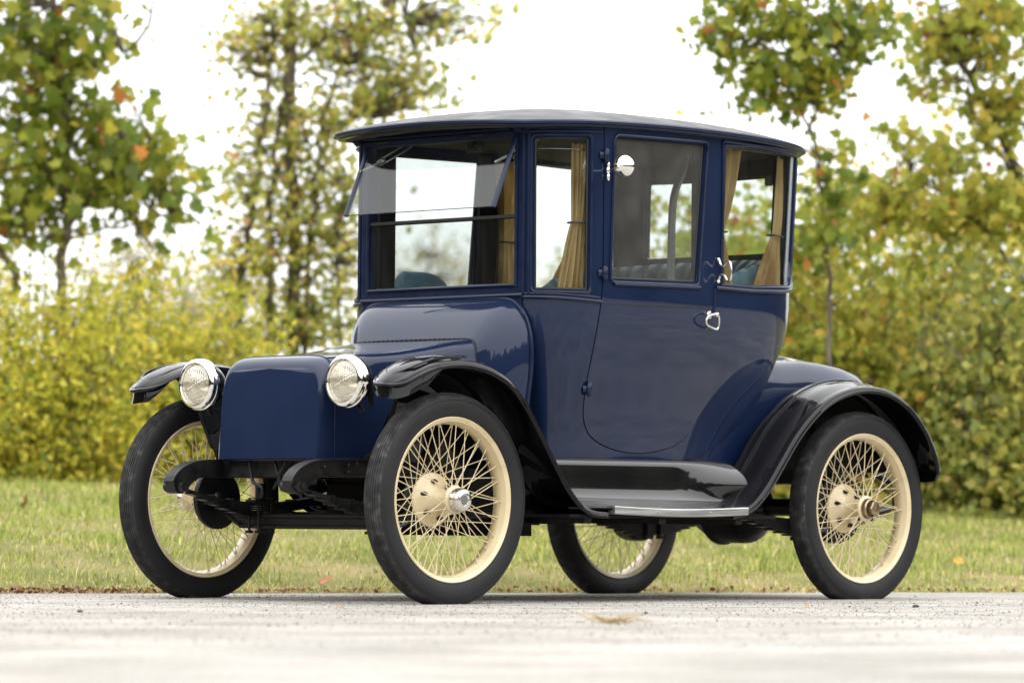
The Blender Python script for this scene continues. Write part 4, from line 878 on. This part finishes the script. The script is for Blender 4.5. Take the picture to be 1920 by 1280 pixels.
# ------------------------------------------------------------------ leaf clouds
def leafcloud(name,C_,size,cols,shape,mat_,parent=None,flat=.5,sizevar=.35,droop=0.,fold=.25,up=None):
    """C_: n x 3 centres; cols n x 3; shape: outline (k x 2) with centre fan"""
    n=len(C_); sh=np.array(shape); k=len(sh)
    nrm=rng.normal(size=(n,3)); nrm[:,2]=nrm[:,2]*(1-flat)+flat*1.2*np.sign(rng.random(n)-.15); nrm/=np.linalg.norm(nrm,axis=1)[:,None]
    if up is not None: nrm=nrm
    t=rng.normal(size=(n,3)); t-= (t*nrm).sum(1)[:,None]*nrm; t/=np.linalg.norm(t,axis=1)[:,None]; bb=np.cross(nrm,t)
    sz=size*(1-sizevar+2*sizevar*rng.random(n))
    X=sh[:,0][None,:,None]*t[:,None,:]+sh[:,1][None,:,None]*bb[:,None,:]
    X=X+(np.abs(sh[:,0])*fold)[None,:,None]*nrm[:,None,:]*1.0
    X=C_[:,None,:]+X*sz[:,None,None]
    ctr=C_[:,None,:]
    V=np.concatenate([ctr,X],1).reshape(-1,3)
    f=np.array([[0,1+i,1+(i+1)%k] for i in range(k)])
    F=(f[None]+(np.arange(n)*(k+1))[:,None,None]).reshape(-1,3)
    return fastmesh(name,V,F,np.repeat(cols,k,axis=0),mat_,parent)
def fastmesh(name,V,F,cols,mat_,parent=None):
    me=bpy.data.meshes.new(name); me.vertices.add(len(V)); me.vertices.foreach_set('co',V.astype(np.float32).ravel())
    me.loops.add(F.size); me.loops.foreach_set('vertex_index',F.astype(np.int32).ravel()); me.polygons.add(len(F)); me.polygons.foreach_set('loop_start',np.arange(0,F.size,F.shape[1],dtype=np.int32))
    me.update(calc_edges=True)
    at=me.attributes.new('leafcol','FLOAT_COLOR','FACE'); c=np.ones((len(F),4),np.float32); c[:,:3]=cols; at.data.foreach_set('color',c.ravel())
    me.materials.append(mat_); o=bpy.data.objects.new(name,me); COL.objects.link(o)
    if parent is not None: o.parent=parent; o.matrix_parent_inverse=INV.get(parent.name,Matrix())
    return o
LOBED=[(0,-.5),(.13,-.34),(.42,-.42),(.30,-.14),(.55,.06),(.24,.12),(.20,.28),(0,.55),(-.20,.28),(-.24,.12),(-.55,.06),(-.30,-.14),(-.42,-.42),(-.13,-.34)]
OVAL=[(0,-.5),(.24,-.22),(.27,.1),(0,.5),(-.27,.1),(-.24,-.22)]
PAL={ # early autumn leaf colours, with brighter light and haze painted in
 'maple':[(0.183,0.254,0.041),(0.296,0.338,0.052),(0.405,0.423,0.064),(0.137,0.186,0.041),(0.551,0.474,0.074),(0.608,0.254,0.074)],
 'vine':[(0.371,0.411,0.092),(0.557,0.540,0.141),(0.706,0.615,0.168),(0.260,0.317,0.092),(0.743,0.447,0.168),(0.409,0.224,0.141)],
 'syc':[(0.449,0.464,0.079),(0.571,0.518,0.105),(0.327,0.382,0.070),(0.652,0.492,0.105),(0.613,0.301,0.088),(0.380,0.136,0.088)],
 'bush':[(0.594,0.564,0.077),(0.754,0.650,0.107),(0.431,0.462,0.067),(0.251,0.308,0.057),(0.897,0.684,0.134),(0.358,0.376,0.077)],
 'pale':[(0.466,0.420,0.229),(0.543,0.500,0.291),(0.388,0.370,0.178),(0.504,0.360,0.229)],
 'dark':[(0.283,0.335,0.090),(0.424,0.436,0.110),(0.582,0.535,0.140),(0.671,0.502,0.160),(0.195,0.217,0.071)]}
PW={'maple':[.26,.32,.24,.08,.08,.02],'vine':[.30,.30,.22,.12,.04,.02],'syc':[.32,.30,.26,.09,.02,.01],'bush':[.28,.26,.2,.08,.08,.1],'pale':[.3,.3,.25,.15],'dark':[.3,.3,.22,.06,.12]}
def cols_for(pal,cl,n):
    """a colour per leaf; leaves of one cluster (cl ids) lean to the same shade"""
    p=np.array(PAL[pal]); w=np.array(PW[pal]); w=w/w.sum(); nc=cl.max()+1
    own=rng.choice(len(p),size=n,p=w); cc=rng.choice(len(p),size=nc,p=w)[cl]
    c=np.where((rng.random(n)<.45)[:,None],p[own],p[cc]); return np.clip(c*(.75+.5*rng.random((n,1))),0,.85)
def pos(px,py,D):
    """a place D metres out, given by its direction"""
    d=FW+RT*(px-960)/8000+UP*(640-py)/8000; return CAM+d*(D/float(d@FW))
def branch(b,p,q,r0,r1,wob=.06,n=7):
    p=np.array(p,float);q=np.array(q,float); L=np.linalg.norm(q-p); pts=[];
    for i in range(n):
        t=i/(n-1); pts.append(p+(q-p)*t+rng.normal(size=3)*wob*L*math.sin(math.pi*t)*.5+np.array([0,0,-.0]))
    b.tube([tuple(x) for x in pts],list(np.linspace(r0,r1,n)),7)
    return pts
TREES='trees and shrubs along the back of the grass'
def tree(name,label,cat,base,stems,blobs,pal,leaf,shape,ncl,mlf,spread,trunk_r=.07,twig=.006,flat=.4,fold=.25,lobes=True):
    """stems: polylines; blobs: (centre, (ru,rd,rz), weight) crown masses"""
    root=empty(name,tuple(base)); setp(root,label,cat)
    b=B(); nodes=[]
    for st,r0,r1 in stems:
        q=cr(st,6); q=q+rng.normal(size=q.shape)*.012; b.tube([tuple(x) for x in q],list(np.linspace(r0,r1,len(q))),8); nodes+=list(q[2:])
    nodes=np.array(nodes)
    C_=[];cl=[];k=0; wts=np.array([w for *_,w in blobs],float); wts/=wts.sum()
    for (c,rr,w),m in zip(blobs,np.maximum(1,(wts*ncl).astype(int))):
        for _ in range(m):
            v=rng.normal(size=3); v/=np.linalg.norm(v); v*=rng.random()**.45
            cc=np.array(c)+RH*v[0]*rr[0]+FH*v[1]*rr[1]+np.array([0,0,v[2]*rr[2]])
            if cc[2]<gz(cc[0],cc[1])+.05: continue
            j=int(np.argmin(((nodes-cc)**2).sum(1)+.6*np.maximum(0,nodes[:,2]-cc[2])))
            if twig: branch(b,nodes[j],cc,twig*2.0,twig*.5,.10,5)
            m2=max(2,int(mlf*(.5+rng.random()))); s_=spread*(.6+.8*rng.random())
            C_.append(cc+rng.normal(size=(m2,3))*s_*np.array([1,1,.75])); cl+= [k]*m2; k+=1
    C_=np.vstack(C_); cl=np.array(cl)
    b.out('trunk',M['bark'],root,True,60)
    leafcloud('crown',C_,leaf,cols_for(pal,cl,len(C_)),shape,M['leaf'],root,flat=flat,fold=fold)
    return root
def gp(px,D):
    q=pos(px,960,D); return np.array([q[0],q[1],float(gz(q[0],q[1]))])
def m_(px,D): return px*D/8000.
# --- big lobed-leaf tree at the left
D=29.
tree('maple_tree','broad green tree with large lobed leaves at the upper left','tree',gp(118,D),
 [([gp(118,D),pos(118,700,D),pos(112,500,D),pos(125,400,D),pos(120,200,D),pos(90,-100,D),pos(60,-500,D)],.040,.022),
  ([pos(30,560,D+.3),pos(22,500,D),pos(-20,430,D),pos(-60,300,D-.3)],.03,.02),([pos(120,440,D),pos(200,330,D),pos(300,250,D)],.02,.008),([pos(0,440,D-.2),pos(90,440,D-.2),pos(200,430,D),pos(320,400,D)],.014,.006),
  ([pos(115,350,D),pos(20,240,D),pos(-150,150,D)],.03,.01),([pos(100,150,D),pos(170,130,D),pos(250,95,D)],.012,.004)],
 [(pos(60,90,D),(m_(150,D),.6,m_(140,D)),1.5),(pos(100,300,D),(m_(150,D),.6,m_(110,D)),1.3),(pos(255,330,D),(m_(95,D),.5,m_(90,D)),.85),(pos(40,390,D),(m_(130,D),.5,m_(50,D)),.55),(pos(330,370,D),(m_(38,D),.3,m_(45,D)),.16),
  (pos(190,215,D),(m_(70,D),.4,m_(55,D)),.35),(pos(-220,100,D),(m_(220,D),.8,m_(330,D)),2.4),(pos(80,-250,D),(m_(300,D),.8,m_(240,D)),3.0),(pos(160,40,D),(m_(60,D),.4,m_(60,D)),.3),(pos(215,70,D),(m_(25,D),.2,m_(14,D)),.05),(pos(280,480,D),(m_(30,D),.2,m_(20,D)),.06)],
 'maple',.105,LOBED,620,6,.13,flat=.35)
# --- vine-hung tree behind the front of the car
D=31.
tree('vine_covered_tree','tall slender tree with a vine-hung trunk and small yellow-green leaves, left of the roof','tree',gp(548,D),
 [([gp(548,D),pos(552,600,D),pos(548,350,D),pos(542,100,D),pos(540,-200,D),pos(545,-420,D)],.055,.035),([gp(508,D+.3),pos(510,520,D),pos(505,380,D),pos(520,250,D),pos(535,150,D)],.026,.016),
  ([gp(440,D+.2),pos(450,560,D),pos(475,380,D),pos(500,200,D),pos(515,40,D)],.03,.014),([gp(575,D),pos(572,600,D),pos(585,420,D),pos(600,260,D),pos(640,120,D)],.024,.012),
  ([pos(545,330,D),pos(590,270,D),pos(680,220,D)],.014,.005),([pos(545,120,D),pos(640,60,D),pos(760,30,D)],.016,.005),([gp(640,D+.4),pos(635,560,D),pos(640,420,D),pos(650,330,D)],.016,.01)],
 [(pos(600,60,D),(m_(150,D),.5,m_(80,D)),1.5),(pos(470,90,D),(m_(75,D),.4,m_(85,D)),.55),(pos(740,170,D),(m_(110,D),.5,m_(60,D)),.75),(pos(560,230,D),(m_(130,D),.5,m_(90,D)),1.0),(pos(470,330,D),(m_(60,D),.4,m_(90,D)),.6),
  (pos(610,350,D),(m_(100,D),.5,m_(80,D)),.85),(pos(540,450,D),(m_(95,D),.5,m_(110,D)),1.0),(pos(640,470,D),(m_(80,D),.5,m_(90,D)),.8),(pos(440,500,D),(m_(50,D),.4,m_(90,D)),.5),(pos(560,600,D),(m_(140,D),.5,m_(80,D)),1.2),(pos(860,30,D),(m_(90,D),.4,m_(50,D)),.40),(pos(720,90,D),(m_(110,D),.4,m_(80,D)),.8),(pos(600,-200,D),(m_(220,D),.7,m_(180,D)),2.2)],
 'vine',.058,LOBED,1120,6,.10,flat=.2)
# --- sapling at the right of the roof
D=27.
tree('sycamore_sapling','slim young tree with big green leaves standing just right of the roof','tree',gp(1560,D),
 [([gp(1545,D),pos(1555,650,D),pos(1548,420,D),pos(1532,300,D),pos(1522,200,D),pos(1518,60,D),pos(1515,-150,D),pos(1520,-380,D)],.017,.006),([pos(1526,250,D),pos(1470,160,D),pos(1380,60,D),pos(1330,30,D)],.010,.004),([pos(1520,150,D),pos(1580,90,D),pos(1640,20,D)],.009,.004),
  ([pos(1540,310,D),pos(1500,260,D),pos(1430,200,D)],.007,.003)],
 [(pos(1490,80,D),(m_(110,D),.4,m_(90,D)),1.0),(pos(1600,60,D),(m_(65,D),.35,m_(75,D)),.6),(pos(1350,70,D),(m_(40,D),.3,m_(60,D)),.3),(pos(1430,170,D),(m_(75,D),.3,m_(60,D)),.5),(pos(1560,330,D),(m_(50,D),.3,m_(90,D)),.30),(pos(1530,460,D),(m_(60,D),.3,m_(90,D)),.45),(pos(1540,170,D),(m_(40,D),.3,m_(55,D)),.35),(pos(1395,20,D),(m_(25,D),.2,m_(50,D)),.18),(pos(1520,-220,D),(m_(190,D),.5,m_(190,D)),2.4)],
 'maple',.082,LOBED,430,6,.07,flat=.3,twig=.003)
# --- yellow tree at the far right
D=28.
tree('yellow_sycamore','loose yellow-leaved tree with leaning grey branches at the right edge','tree',gp(1990,D),
 [([gp(1990,D),pos(1980,700,D),pos(1930,400,D),pos(1850,200,D),pos(1770,40,D),pos(1720,-150,D)],.045,.012),([pos(1960,560,D),pos(1900,330,D),pos(1830,230,D),pos(1800,120,D)],.02,.006),([pos(1975,650,D),pos(1850,420,D),pos(1740,350,D),pos(1660,340,D)],.016,.005),([gp(2040,D),pos(2050,400,D),pos(2100,0,D),pos(2120,-300,D)],.045,.02),([pos(1920,380,D),pos(1840,350,D),pos(1790,290,D)],.009,.003)],
 [(pos(1860,60,D),(m_(100,D),.5,m_(85,D)),1.1),(pos(1740,80,D),(m_(60,D),.4,m_(60,D)),.35),(pos(1880,220,D),(m_(80,D),.4,m_(70,D)),.6),(pos(1740,160,D),(m_(60,D),.3,m_(30,D)),.12),(pos(1770,300,D),(m_(70,D),.4,m_(50,D)),.35),(pos(1690,260,D),(m_(40,D),.3,m_(30,D)),.10),(pos(1900,380,D),(m_(80,D),.4,m_(70,D)),.6),(pos(1800,400,D),(m_(180,D),.5,m_(60,D)),1.3),(pos(1640,390,D),(m_(80,D),.4,m_(50,D)),.5),(pos(2120,150,D),(m_(180,D),.6,m_(300,D)),2.6),(pos(1850,-220,D),(m_(260,D),.6,m_(200,D)),2.4)],
 'syc',.080,LOBED,820,6,.08,flat=.3,twig=.003)
# --- shrubs of the hedgerow: (px, depth, half width px, top py, palette, leaf size, clusters, leaves per cluster, label)
SH=[(1640,32.5,230,250,'syc',.075,430,11,.15,'tall airy yellow bush standing far behind the rear of the car'),
 (1880,32,220,180,'syc',.078,420,11,.16,'tall airy yellow bush behind the leaning branches at the right edge'),
 (-330,29.5,330,430,'bush',.055,560,26,.10,'tall yellow-green shrub beyond the left end of the bank'),
 (60,28.3,230,480,'bush',.052,760,18,.12,'dense yellow-green shrub under the big lobed-leaf tree'),
 (300,29.4,220,520,'bush',.052,740,18,.12,'dense golden shrub between the left tree and the front fender'),
 (20,33,260,500,'bush',.055,420,22,.12,'taller olive shrub rising behind the shrubs at the left'),
 (480,29.2,170,590,'bush',.045,420,26,.08,'low bright shrub at the foot of the vine-hung tree'),
 (640,30.5,150,650,'vine',.045,380,24,.085,'olive shrub hidden behind the hood of the car'),
 (850,31,170,650,'pale',.05,320,20,.10,'pale straw-coloured shrub seen through the windshield'),
 (1050,31.5,170,640,'pale',.05,300,20,.10,'pale thin shrub seen through the front side window'),
 (1270,29.5,170,300,'syc',.062,620,16,.11,'yellow shrub seen through the door window'),
 (1410,28.5,150,270,'syc',.062,560,14,.11,'yellow-green shrub seen through the rear side window'),
 (1590,27.8,170,330,'syc',.065,620,13,.11,'twiggy golden shrub right behind the rear of the car'),
 (1690,28.8,180,560,'dark',.062,560,13,.14,'dark green thicket above the rear fender'),
 (1860,27.6,180,480,'dark',.064,640,12,.15,'dark leafy thicket with grey limbs at the right end of the bank'),
 (2180,28.5,260,520,'syc',.055,520,24,.10,'yellow shrub beyond the right end of the bank'),
 (1790,30.5,260,360,'syc',.075,640,13,.13,'yellow-leaved bush behind the dark thicket at the right')]
def shrub(px,D,hw,top,pal,leaf,ncl,mlf,spread,label):
    base=gp(px,D); root=empty('shrub',tuple(base)); setp(root,label,'shrub',TREES)
    zt=pos(px,top,D)[2]; H=zt-base[2]; Wd=m_(hw,D)
    b=B(); nodes=[]
    for k in range(24):
        a=rng.uniform(-1,1); e=base+RH*a*Wd*1.0+FH*rng.uniform(-.35,.35)+np.array([0,0,H*rng.uniform(.42,1.1)*(1-.25*abs(a))]); s0=base+RH*a*Wd*.35+FH*rng.uniform(-.15,.15); s0[2]=gz(s0[0],s0[1])-.05
        nodes+=branch(b,s0,e,.016,.004,.14,9)
    nodes=np.array(nodes)
    C_=[];cl=[]
    for k in range(ncl):
        u=rng.uniform(-1,1); prof=(1-abs(u)**3)*(.70+.30*math.sin(u*5+px)*math.sin(u*13+px))*(1.0 if rng.random()<.85 else 1.18); z=base[2]+H*prof*(rng.random()**.8)*1.0+.04
        cc=base+RH*u*Wd+FH*rng.uniform(-.55,.55)*(1-.4*abs(u)); cc[2]=max(base[2]+(z-base[2])*.75,gz(cc[0],cc[1])+.06)
        if rng.random()<.68:
            cc=nodes[int(len(nodes)*rng.random())]+rng.normal(size=3)*np.array([.13,.13,.10]); cc[2]=max(cc[2],float(gz(cc[0],cc[1]))+.06)
        if rng.random()<.10: branch(b,nodes[int(np.argmin(((nodes-cc)**2).sum(1)))],cc,.006,.002,.1,4)
        m2=max(3,int(mlf*(.4+1.2*rng.random())))
        q=cc+rng.normal(size=(m2,3))*spread*np.array([1,1,.7]); C_.append(q); cl+=[k]*m2
    C_=np.vstack(C_); cl=np.array(cl); g=gz(C_[:,0],C_[:,1]); C_[:,2]=np.maximum(C_[:,2],g+.03)
    b.out('stems',M['bark'],root,True,60)
    c=cols_for(pal,cl,len(C_))
    leafcloud('foliage',C_,leaf,c,OVAL if leaf<.06 else LOBED,M['leaf'],root,flat=.15,fold=.2)
for a in SH: shrub(*a)
# --- distant pale trees
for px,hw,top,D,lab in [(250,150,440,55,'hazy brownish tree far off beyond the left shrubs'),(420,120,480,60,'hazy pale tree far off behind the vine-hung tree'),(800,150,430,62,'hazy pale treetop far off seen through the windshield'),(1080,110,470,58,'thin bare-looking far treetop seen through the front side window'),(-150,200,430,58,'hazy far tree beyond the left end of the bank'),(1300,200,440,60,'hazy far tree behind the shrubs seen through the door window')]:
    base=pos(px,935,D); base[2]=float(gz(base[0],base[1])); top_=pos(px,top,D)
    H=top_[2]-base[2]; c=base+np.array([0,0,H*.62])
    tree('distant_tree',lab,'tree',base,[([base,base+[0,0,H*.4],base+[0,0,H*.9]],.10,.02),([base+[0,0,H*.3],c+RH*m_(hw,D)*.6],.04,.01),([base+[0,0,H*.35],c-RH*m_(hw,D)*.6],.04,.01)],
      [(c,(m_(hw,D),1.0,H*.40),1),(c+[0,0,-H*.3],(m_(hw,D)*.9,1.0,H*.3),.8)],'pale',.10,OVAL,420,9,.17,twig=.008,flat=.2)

# ------------------------------------------------------------------ grass
def grass():
    n=390000
    a=rng.uniform(-5.5,13.0,n); d=rng.random(n)**.9*10.0-.01; d[:26000]=np.abs(rng.normal(size=26000))*.12
    q=E0[None]+ED[None]*a[:,None]+EN[None]*d[:,None]
    # patchiness
    f=np.sin(q[:,0]*3.1+1.7*np.sin(q[:,1]*2.3))*np.sin(q[:,1]*4.3+1.3*np.sin(q[:,0]*1.9))+.6*np.sin(q[:,0]*9+q[:,1]*7)*np.sin(q[:,1]*11-q[:,0]*5)
    keep=(rng.random(n)<.72+.28*f)&(d>-.01+.07*rng.random(n)**2); q=q[keep];d=d[keep];f=f[keep]; n=len(q)
    z=gz(q[:,0],q[:,1]); h=(.015+.042*rng.random(n)**2.3)*(1+.35*f)*np.clip(.45+d*1.2,.45,1)*(1+.5*np.clip((d-6.5)/1.5,0,1)); tall=rng.random(n)<.018*np.clip(d,0,1); h=np.where(tall,h*1.9,h); h[:1]=.03
    w=.0017+.0018*rng.random(n)
    th=rng.uniform(0,2*np.pi,n); dr=np.stack([np.cos(th),np.sin(th),0*th],-1); sd=np.stack([-np.sin(th),np.cos(th),0*th],-1)
    lean=h*(.25+.9*rng.random(n)); P0=np.stack([q[:,0],q[:,1],z-.004],-1)
    a0=P0-sd*w[:,None];a1=P0+sd*w[:,None]; mid=P0+dr*(lean*.3)[:,None]+np.array([0,0,1])*(h*.62)[:,None]
    b0=mid-sd*(w*.8)[:,None];b1=mid+sd*(w*.8)[:,None]; tp=P0+dr*lean[:,None]+np.array([0,0,1])*h[:,None]
    V=np.stack([a0,a1,b1,b0,tp],1).reshape(-1,3)
    f3=np.array([[0,1,2],[0,2,3],[3,2,4]]); F=(f3[None]+(np.arange(n)*5)[:,None,None]).reshape(-1,3)
    pal=np.array([(.20,.27,.05),(.29,.34,.08),(.38,.40,.12),(.14,.20,.04),(.52,.46,.25),(.60,.52,.32),(.42,.33,.18)])*[1.15,1.12,.87]
    dry=np.clip(.24-.28*f+.75*np.exp(-d/.22),.04,.97)
    i0=rng.choice(4,n,p=[.3,.32,.24,.14]); i1=4+rng.choice(3,n,p=[.45,.35,.2]); c=np.where((rng.random(n)<dry)[:,None],pal[i1],pal[i0])*(.75+.5*rng.random((n,1)))
    o=fastmesh('grass',V,F,np.repeat(c,3,axis=0),M['blade']); setp(o,'short patchy yellow-green grass on the bank','grass',kind='stuff')
grass()
def tuft(name,base,n,h,pal,spread,lean=1.0,w=.0022):
    V=[];F=[];C2=[]
    for i in range(n):
        a=rng.uniform(0,2*math.pi); hh=h*rng.uniform(.5,1.1); l=hh*rng.uniform(.1,1)*lean; p=np.array(base)+np.array([rng.normal()*spread,rng.normal()*spread,0]); dr=np.array([math.cos(a),math.sin(a),0]); sd=np.array([-dr[1],dr[0],0])
        k=len(V); V+=[p-sd*w,p+sd*w,p+dr*l*.4+[0,0,hh*.65]+sd*w*.8,p+dr*l*.4+[0,0,hh*.65]-sd*w*.8,p+dr*l+[0,0,hh]]
        F+=[(k,k+1,k+2),(k,k+2,k+3),(k+3,k+2,k+4)]; C2+=[np.array(pal[rng.integers(len(pal))])*(.8+.4*rng.random())]*3
    return fastmesh(name,np.array(V),np.array(F),np.array(C2),M['blade'])
def onground(px,py):
    d=FW+RT*(px-960)/8000+UP*(640-py)/8000; t=-CAM[2]/d[2]; return CAM+d*t
# ragged dead fringe along the road edge
# dry weed sprig lying on the road
p=onground(1152,1170); V=[]
b=B()
for k in range(38):
    a=rng.normal()*.45+(0 if k%2 else math.pi); L=rng.uniform(.03,.125); dr=RH*math.cos(a)+FH*math.sin(a)*.6
    q0=np.array([p[0],p[1],.004])+RH*rng.normal()*.02; q1=q0+dr*L*.5+[0,0,rng.uniform(.004,.024)]; q2=q0+dr*L+[0,0,rng.uniform(.001,.040)]
    b.tube(cr([q0,q1,q2],3),[.0012]*6+[.0005],4)
straw=vary(mat('straw',(.5,.33,.13),.8),20,[(.36,.26,.12),(.55,.43,.23)])
o=b.out('dry_weed',straw,None); setp(o,'straw-coloured dry weed sprig lying on the road in front of the car','weed')
# fallen leaves
lm=[vary(mat('fallen_leaf_%d'%i,(.3,.1,.03),.8),30,c_) for i,c_ in enumerate([[(.20,.06,.02),(.36,.13,.05)],[(.55,.22,.03),(.65,.34,.05)],[(.30,.12,.05),(.42,.20,.09)]])]
def fallen(px,py,D,size,m,label,tilt,yaw=0):
    if D is None: c=onground(px,py)
    else:
        d=FW+RT*(px-960)/8000+UP*(640-py)/8000; ts=np.linspace(18,30,2400); q=CAM[None]+d[None]*ts[:,None]; k=np.argmax(q[:,2]<gz(q[:,0],q[:,1])); c=q[k]
    L=np.array(LOBED)*size; V=[];F=[]
    b=B(); n=len(L); top=[(x,y,.25*abs(x)+.3*y*y/size) for x,y in L]; bot=[(x,y,z-.0012) for x,y,z in top]
    b.add([(0,0,.0)]+top,[(0,1+i,1+(i+1)%n) for i in range(n)]); b.add([(0,0,-.0012)]+bot,[(0,1+(i+1)%n,1+i) for i in range(n)]); b.tube([(0,-size*.45,.01),(0.01,-size*.95,.0)],.0012,5)
    o=b.out('fallen_leaf',m,None,False); o.location=(c[0],c[1],c[2]+size*.3+.004); o.rotation_euler=(tilt,.3,yaw); setp(o,label,'leaf','fallen leaves')
fallen(48,955,1,.10,lm[0],'curled brown leaf standing in the grass at the far left',1.2,.4)
fallen(612,1099,1,.075,lm[2],'reddish-brown leaf at the road edge between the front wheels',.5,1.1)
fallen(1797,1060,1,.06,lm[1],'orange leaf in the grass right of the rear wheel',.6,2)
fallen(1668,1112,None,.05,lm[0],'small brown leaf lying behind the rear tyre',.2,.7)
fallen(640,1143,None,.022,lm[2],'tiny tan leaf scrap on the road before the front wheels',.2,.7)
fallen(1512,1143,None,.022,lm[1],'small tan leaf scrap on the road before the rear wheel',.1,1.7)
fallen(1752,1129,None,.02,lm[1],'tiny orange scrap on the road near the right edge',.1,2.7)
# pebbles
def pebble(px,py,s_,m,label,grp=None):
    c=onground(px,py); b=B(); b.ball((0,0,0),(s_,s_*.75,s_*.55),7); b.v=[(x*(1+.25*math.sin(7*y/s_+px)),y*(1+.2*math.sin(5*x/s_)),z) for x,y,z in b.v]
    o=b.out('pebble',m,None); o.location=(c[0],c[1],s_*.35); o.rotation_euler=(0,0,px); setp(o,label,'pebble',grp)
pd=vary(mat('dark_stone',(.05,.05,.05),.8),40,[(.03,.03,.03),(.08,.078,.07)])
pg=vary(mat('grey_stone',(.25,.23,.2),.85),40,[(.16,.15,.13),(.33,.3,.27)])
pebble(1717,1138,.013,pd,'black stone on the road right of the rear wheel')
pebble(1211,1150,.008,pd,'dark stone on the road beyond the dry weed')
pebble(150,1147,.010,pd,'largest dark pebble on the road at the left')
for i in range(46):
    px=rng.uniform(10,1910); py=1116+70*rng.random()**1.6; pebble(px,py,rng.uniform(.0025,.0055),pg if rng.random()<.6 else pd,'tiny stone scattered on the pale concrete','scattered road pebbles')

# woods on the far side of the road, behind the camera: what the paint and chrome mirror
def woods():
    V=[];F=[];b=B()
    for k in range(120):
        a=math.radians(-150+300*k/119)+rng.normal()*.01; rr=rng.uniform(48,62); dr=-FH*math.cos(a)+RH*math.sin(a); c=CAM+dr*rr; h=rng.uniform(5.0,8.0); w=rng.uniform(3.5,5.5)
        t=B(); t.ball((0,0,0),(w,w,h),9)
        vv=[]
        for x,y,z in t.v:
            n=1+.16*math.sin(x*1.9+k)+.14*math.sin(z*2.3+k*2)+.12*math.sin(y*2.7+k); vv.append((c[0]+x*n,c[1]+y*n,h*.82+z*n))
        b.add(vv,t.f)
    o=b.out('woods',vary(mat('woods_foliage',(.06,.07,.03),.95,spec=.1),2.5,[(.02,.022,.014),(.05,.05,.03),(.09,.075,.04)],bump=1,bscale=6,dist=.3),None); setp(o,'distant mass of woods across the road behind the viewer','woods',kind='stuff')
woods()

# loose grit lying on the concrete
def grit():
    n=42000; D=11.0+7.8*rng.random(n)**.8; u=rng.uniform(-2.9,2.9,n); q=CAM[None,:2]+FH[None,:2]*D[:,None]+RH[None,:2]*u[:,None]
    dd=(q-E0)@EN; f=np.sin(q[:,0]*2.3+q[:,1])*np.sin(q[:,1]*2.9-q[:,0]*.8); keep=(dd<-.01)&(rng.random(n)<.55+.45*f); q=q[keep]; n=len(q)
    s_=.0012+.0036*rng.random(n)**4; o=np.array([(1,0,0),(-1,0,0),(0,1,0),(0,-1,0),(0,0,.8),(0,0,-.4)]); jit=1+.5*(rng.random((n,6,3))-.5)
    V=(np.concatenate([q,s_[:,None]*.3],1)[:,None,:]+o[None]*jit*s_[:,None,None]).reshape(-1,3)
    f3=np.array([(0,2,4),(2,1,4),(1,3,4),(3,0,4),(2,0,5),(1,2,5),(3,1,5),(0,3,5)]); F=(f3[None]+(np.arange(n)*6)[:,None,None]).reshape(-1,3)
    pal=np.array([(.45,.43,.40),(.25,.23,.21),(.10,.09,.08),(.58,.56,.52),(.30,.22,.14)]); c=pal[rng.choice(5,n,p=[.26,.3,.24,.08,.12])]
    o=fastmesh('grit',V,F,np.repeat(c,8,axis=0),M['grit']); setp(o,'loose fine grit scattered over the concrete road','grit',kind='stuff')
M['grit']=mat('grit_stone',(.3,.3,.3),.9); _a=N(M['grit'],'ShaderNodeAttribute'); _a.attribute_name='leafcol'; M['grit'].node_tree.links.new(_a.outputs['Color'],M['grit'].node_tree.nodes['Principled BSDF'].inputs['Base Color'])
grit()

# drift of dead leaf scraps where the grass meets the concrete
n=1500; a=np.concatenate([rng.uniform(-4,12,700),rng.normal(-.6,.9,800)]); d=np.abs(rng.normal(size=n))*.07-.02
q=E0[None]+ED[None]*a[:,None]+EN[None]*d[:,None]; z=np.maximum(gz(q[:,0],q[:,1]),0)+.004+.012*rng.random(n)
lp=np.array([(.16,.055,.02),(.26,.12,.05),(.34,.19,.09),(.10,.05,.03)])
o=leafcloud('leaf_litter',np.stack([q[:,0],q[:,1],z],-1),.026,lp[rng.choice(4,n)],OVAL,M['blade'],None,flat=.8); setp(o,'brown dead leaf scraps along the edge of the road','leaf litter',kind='stuff')
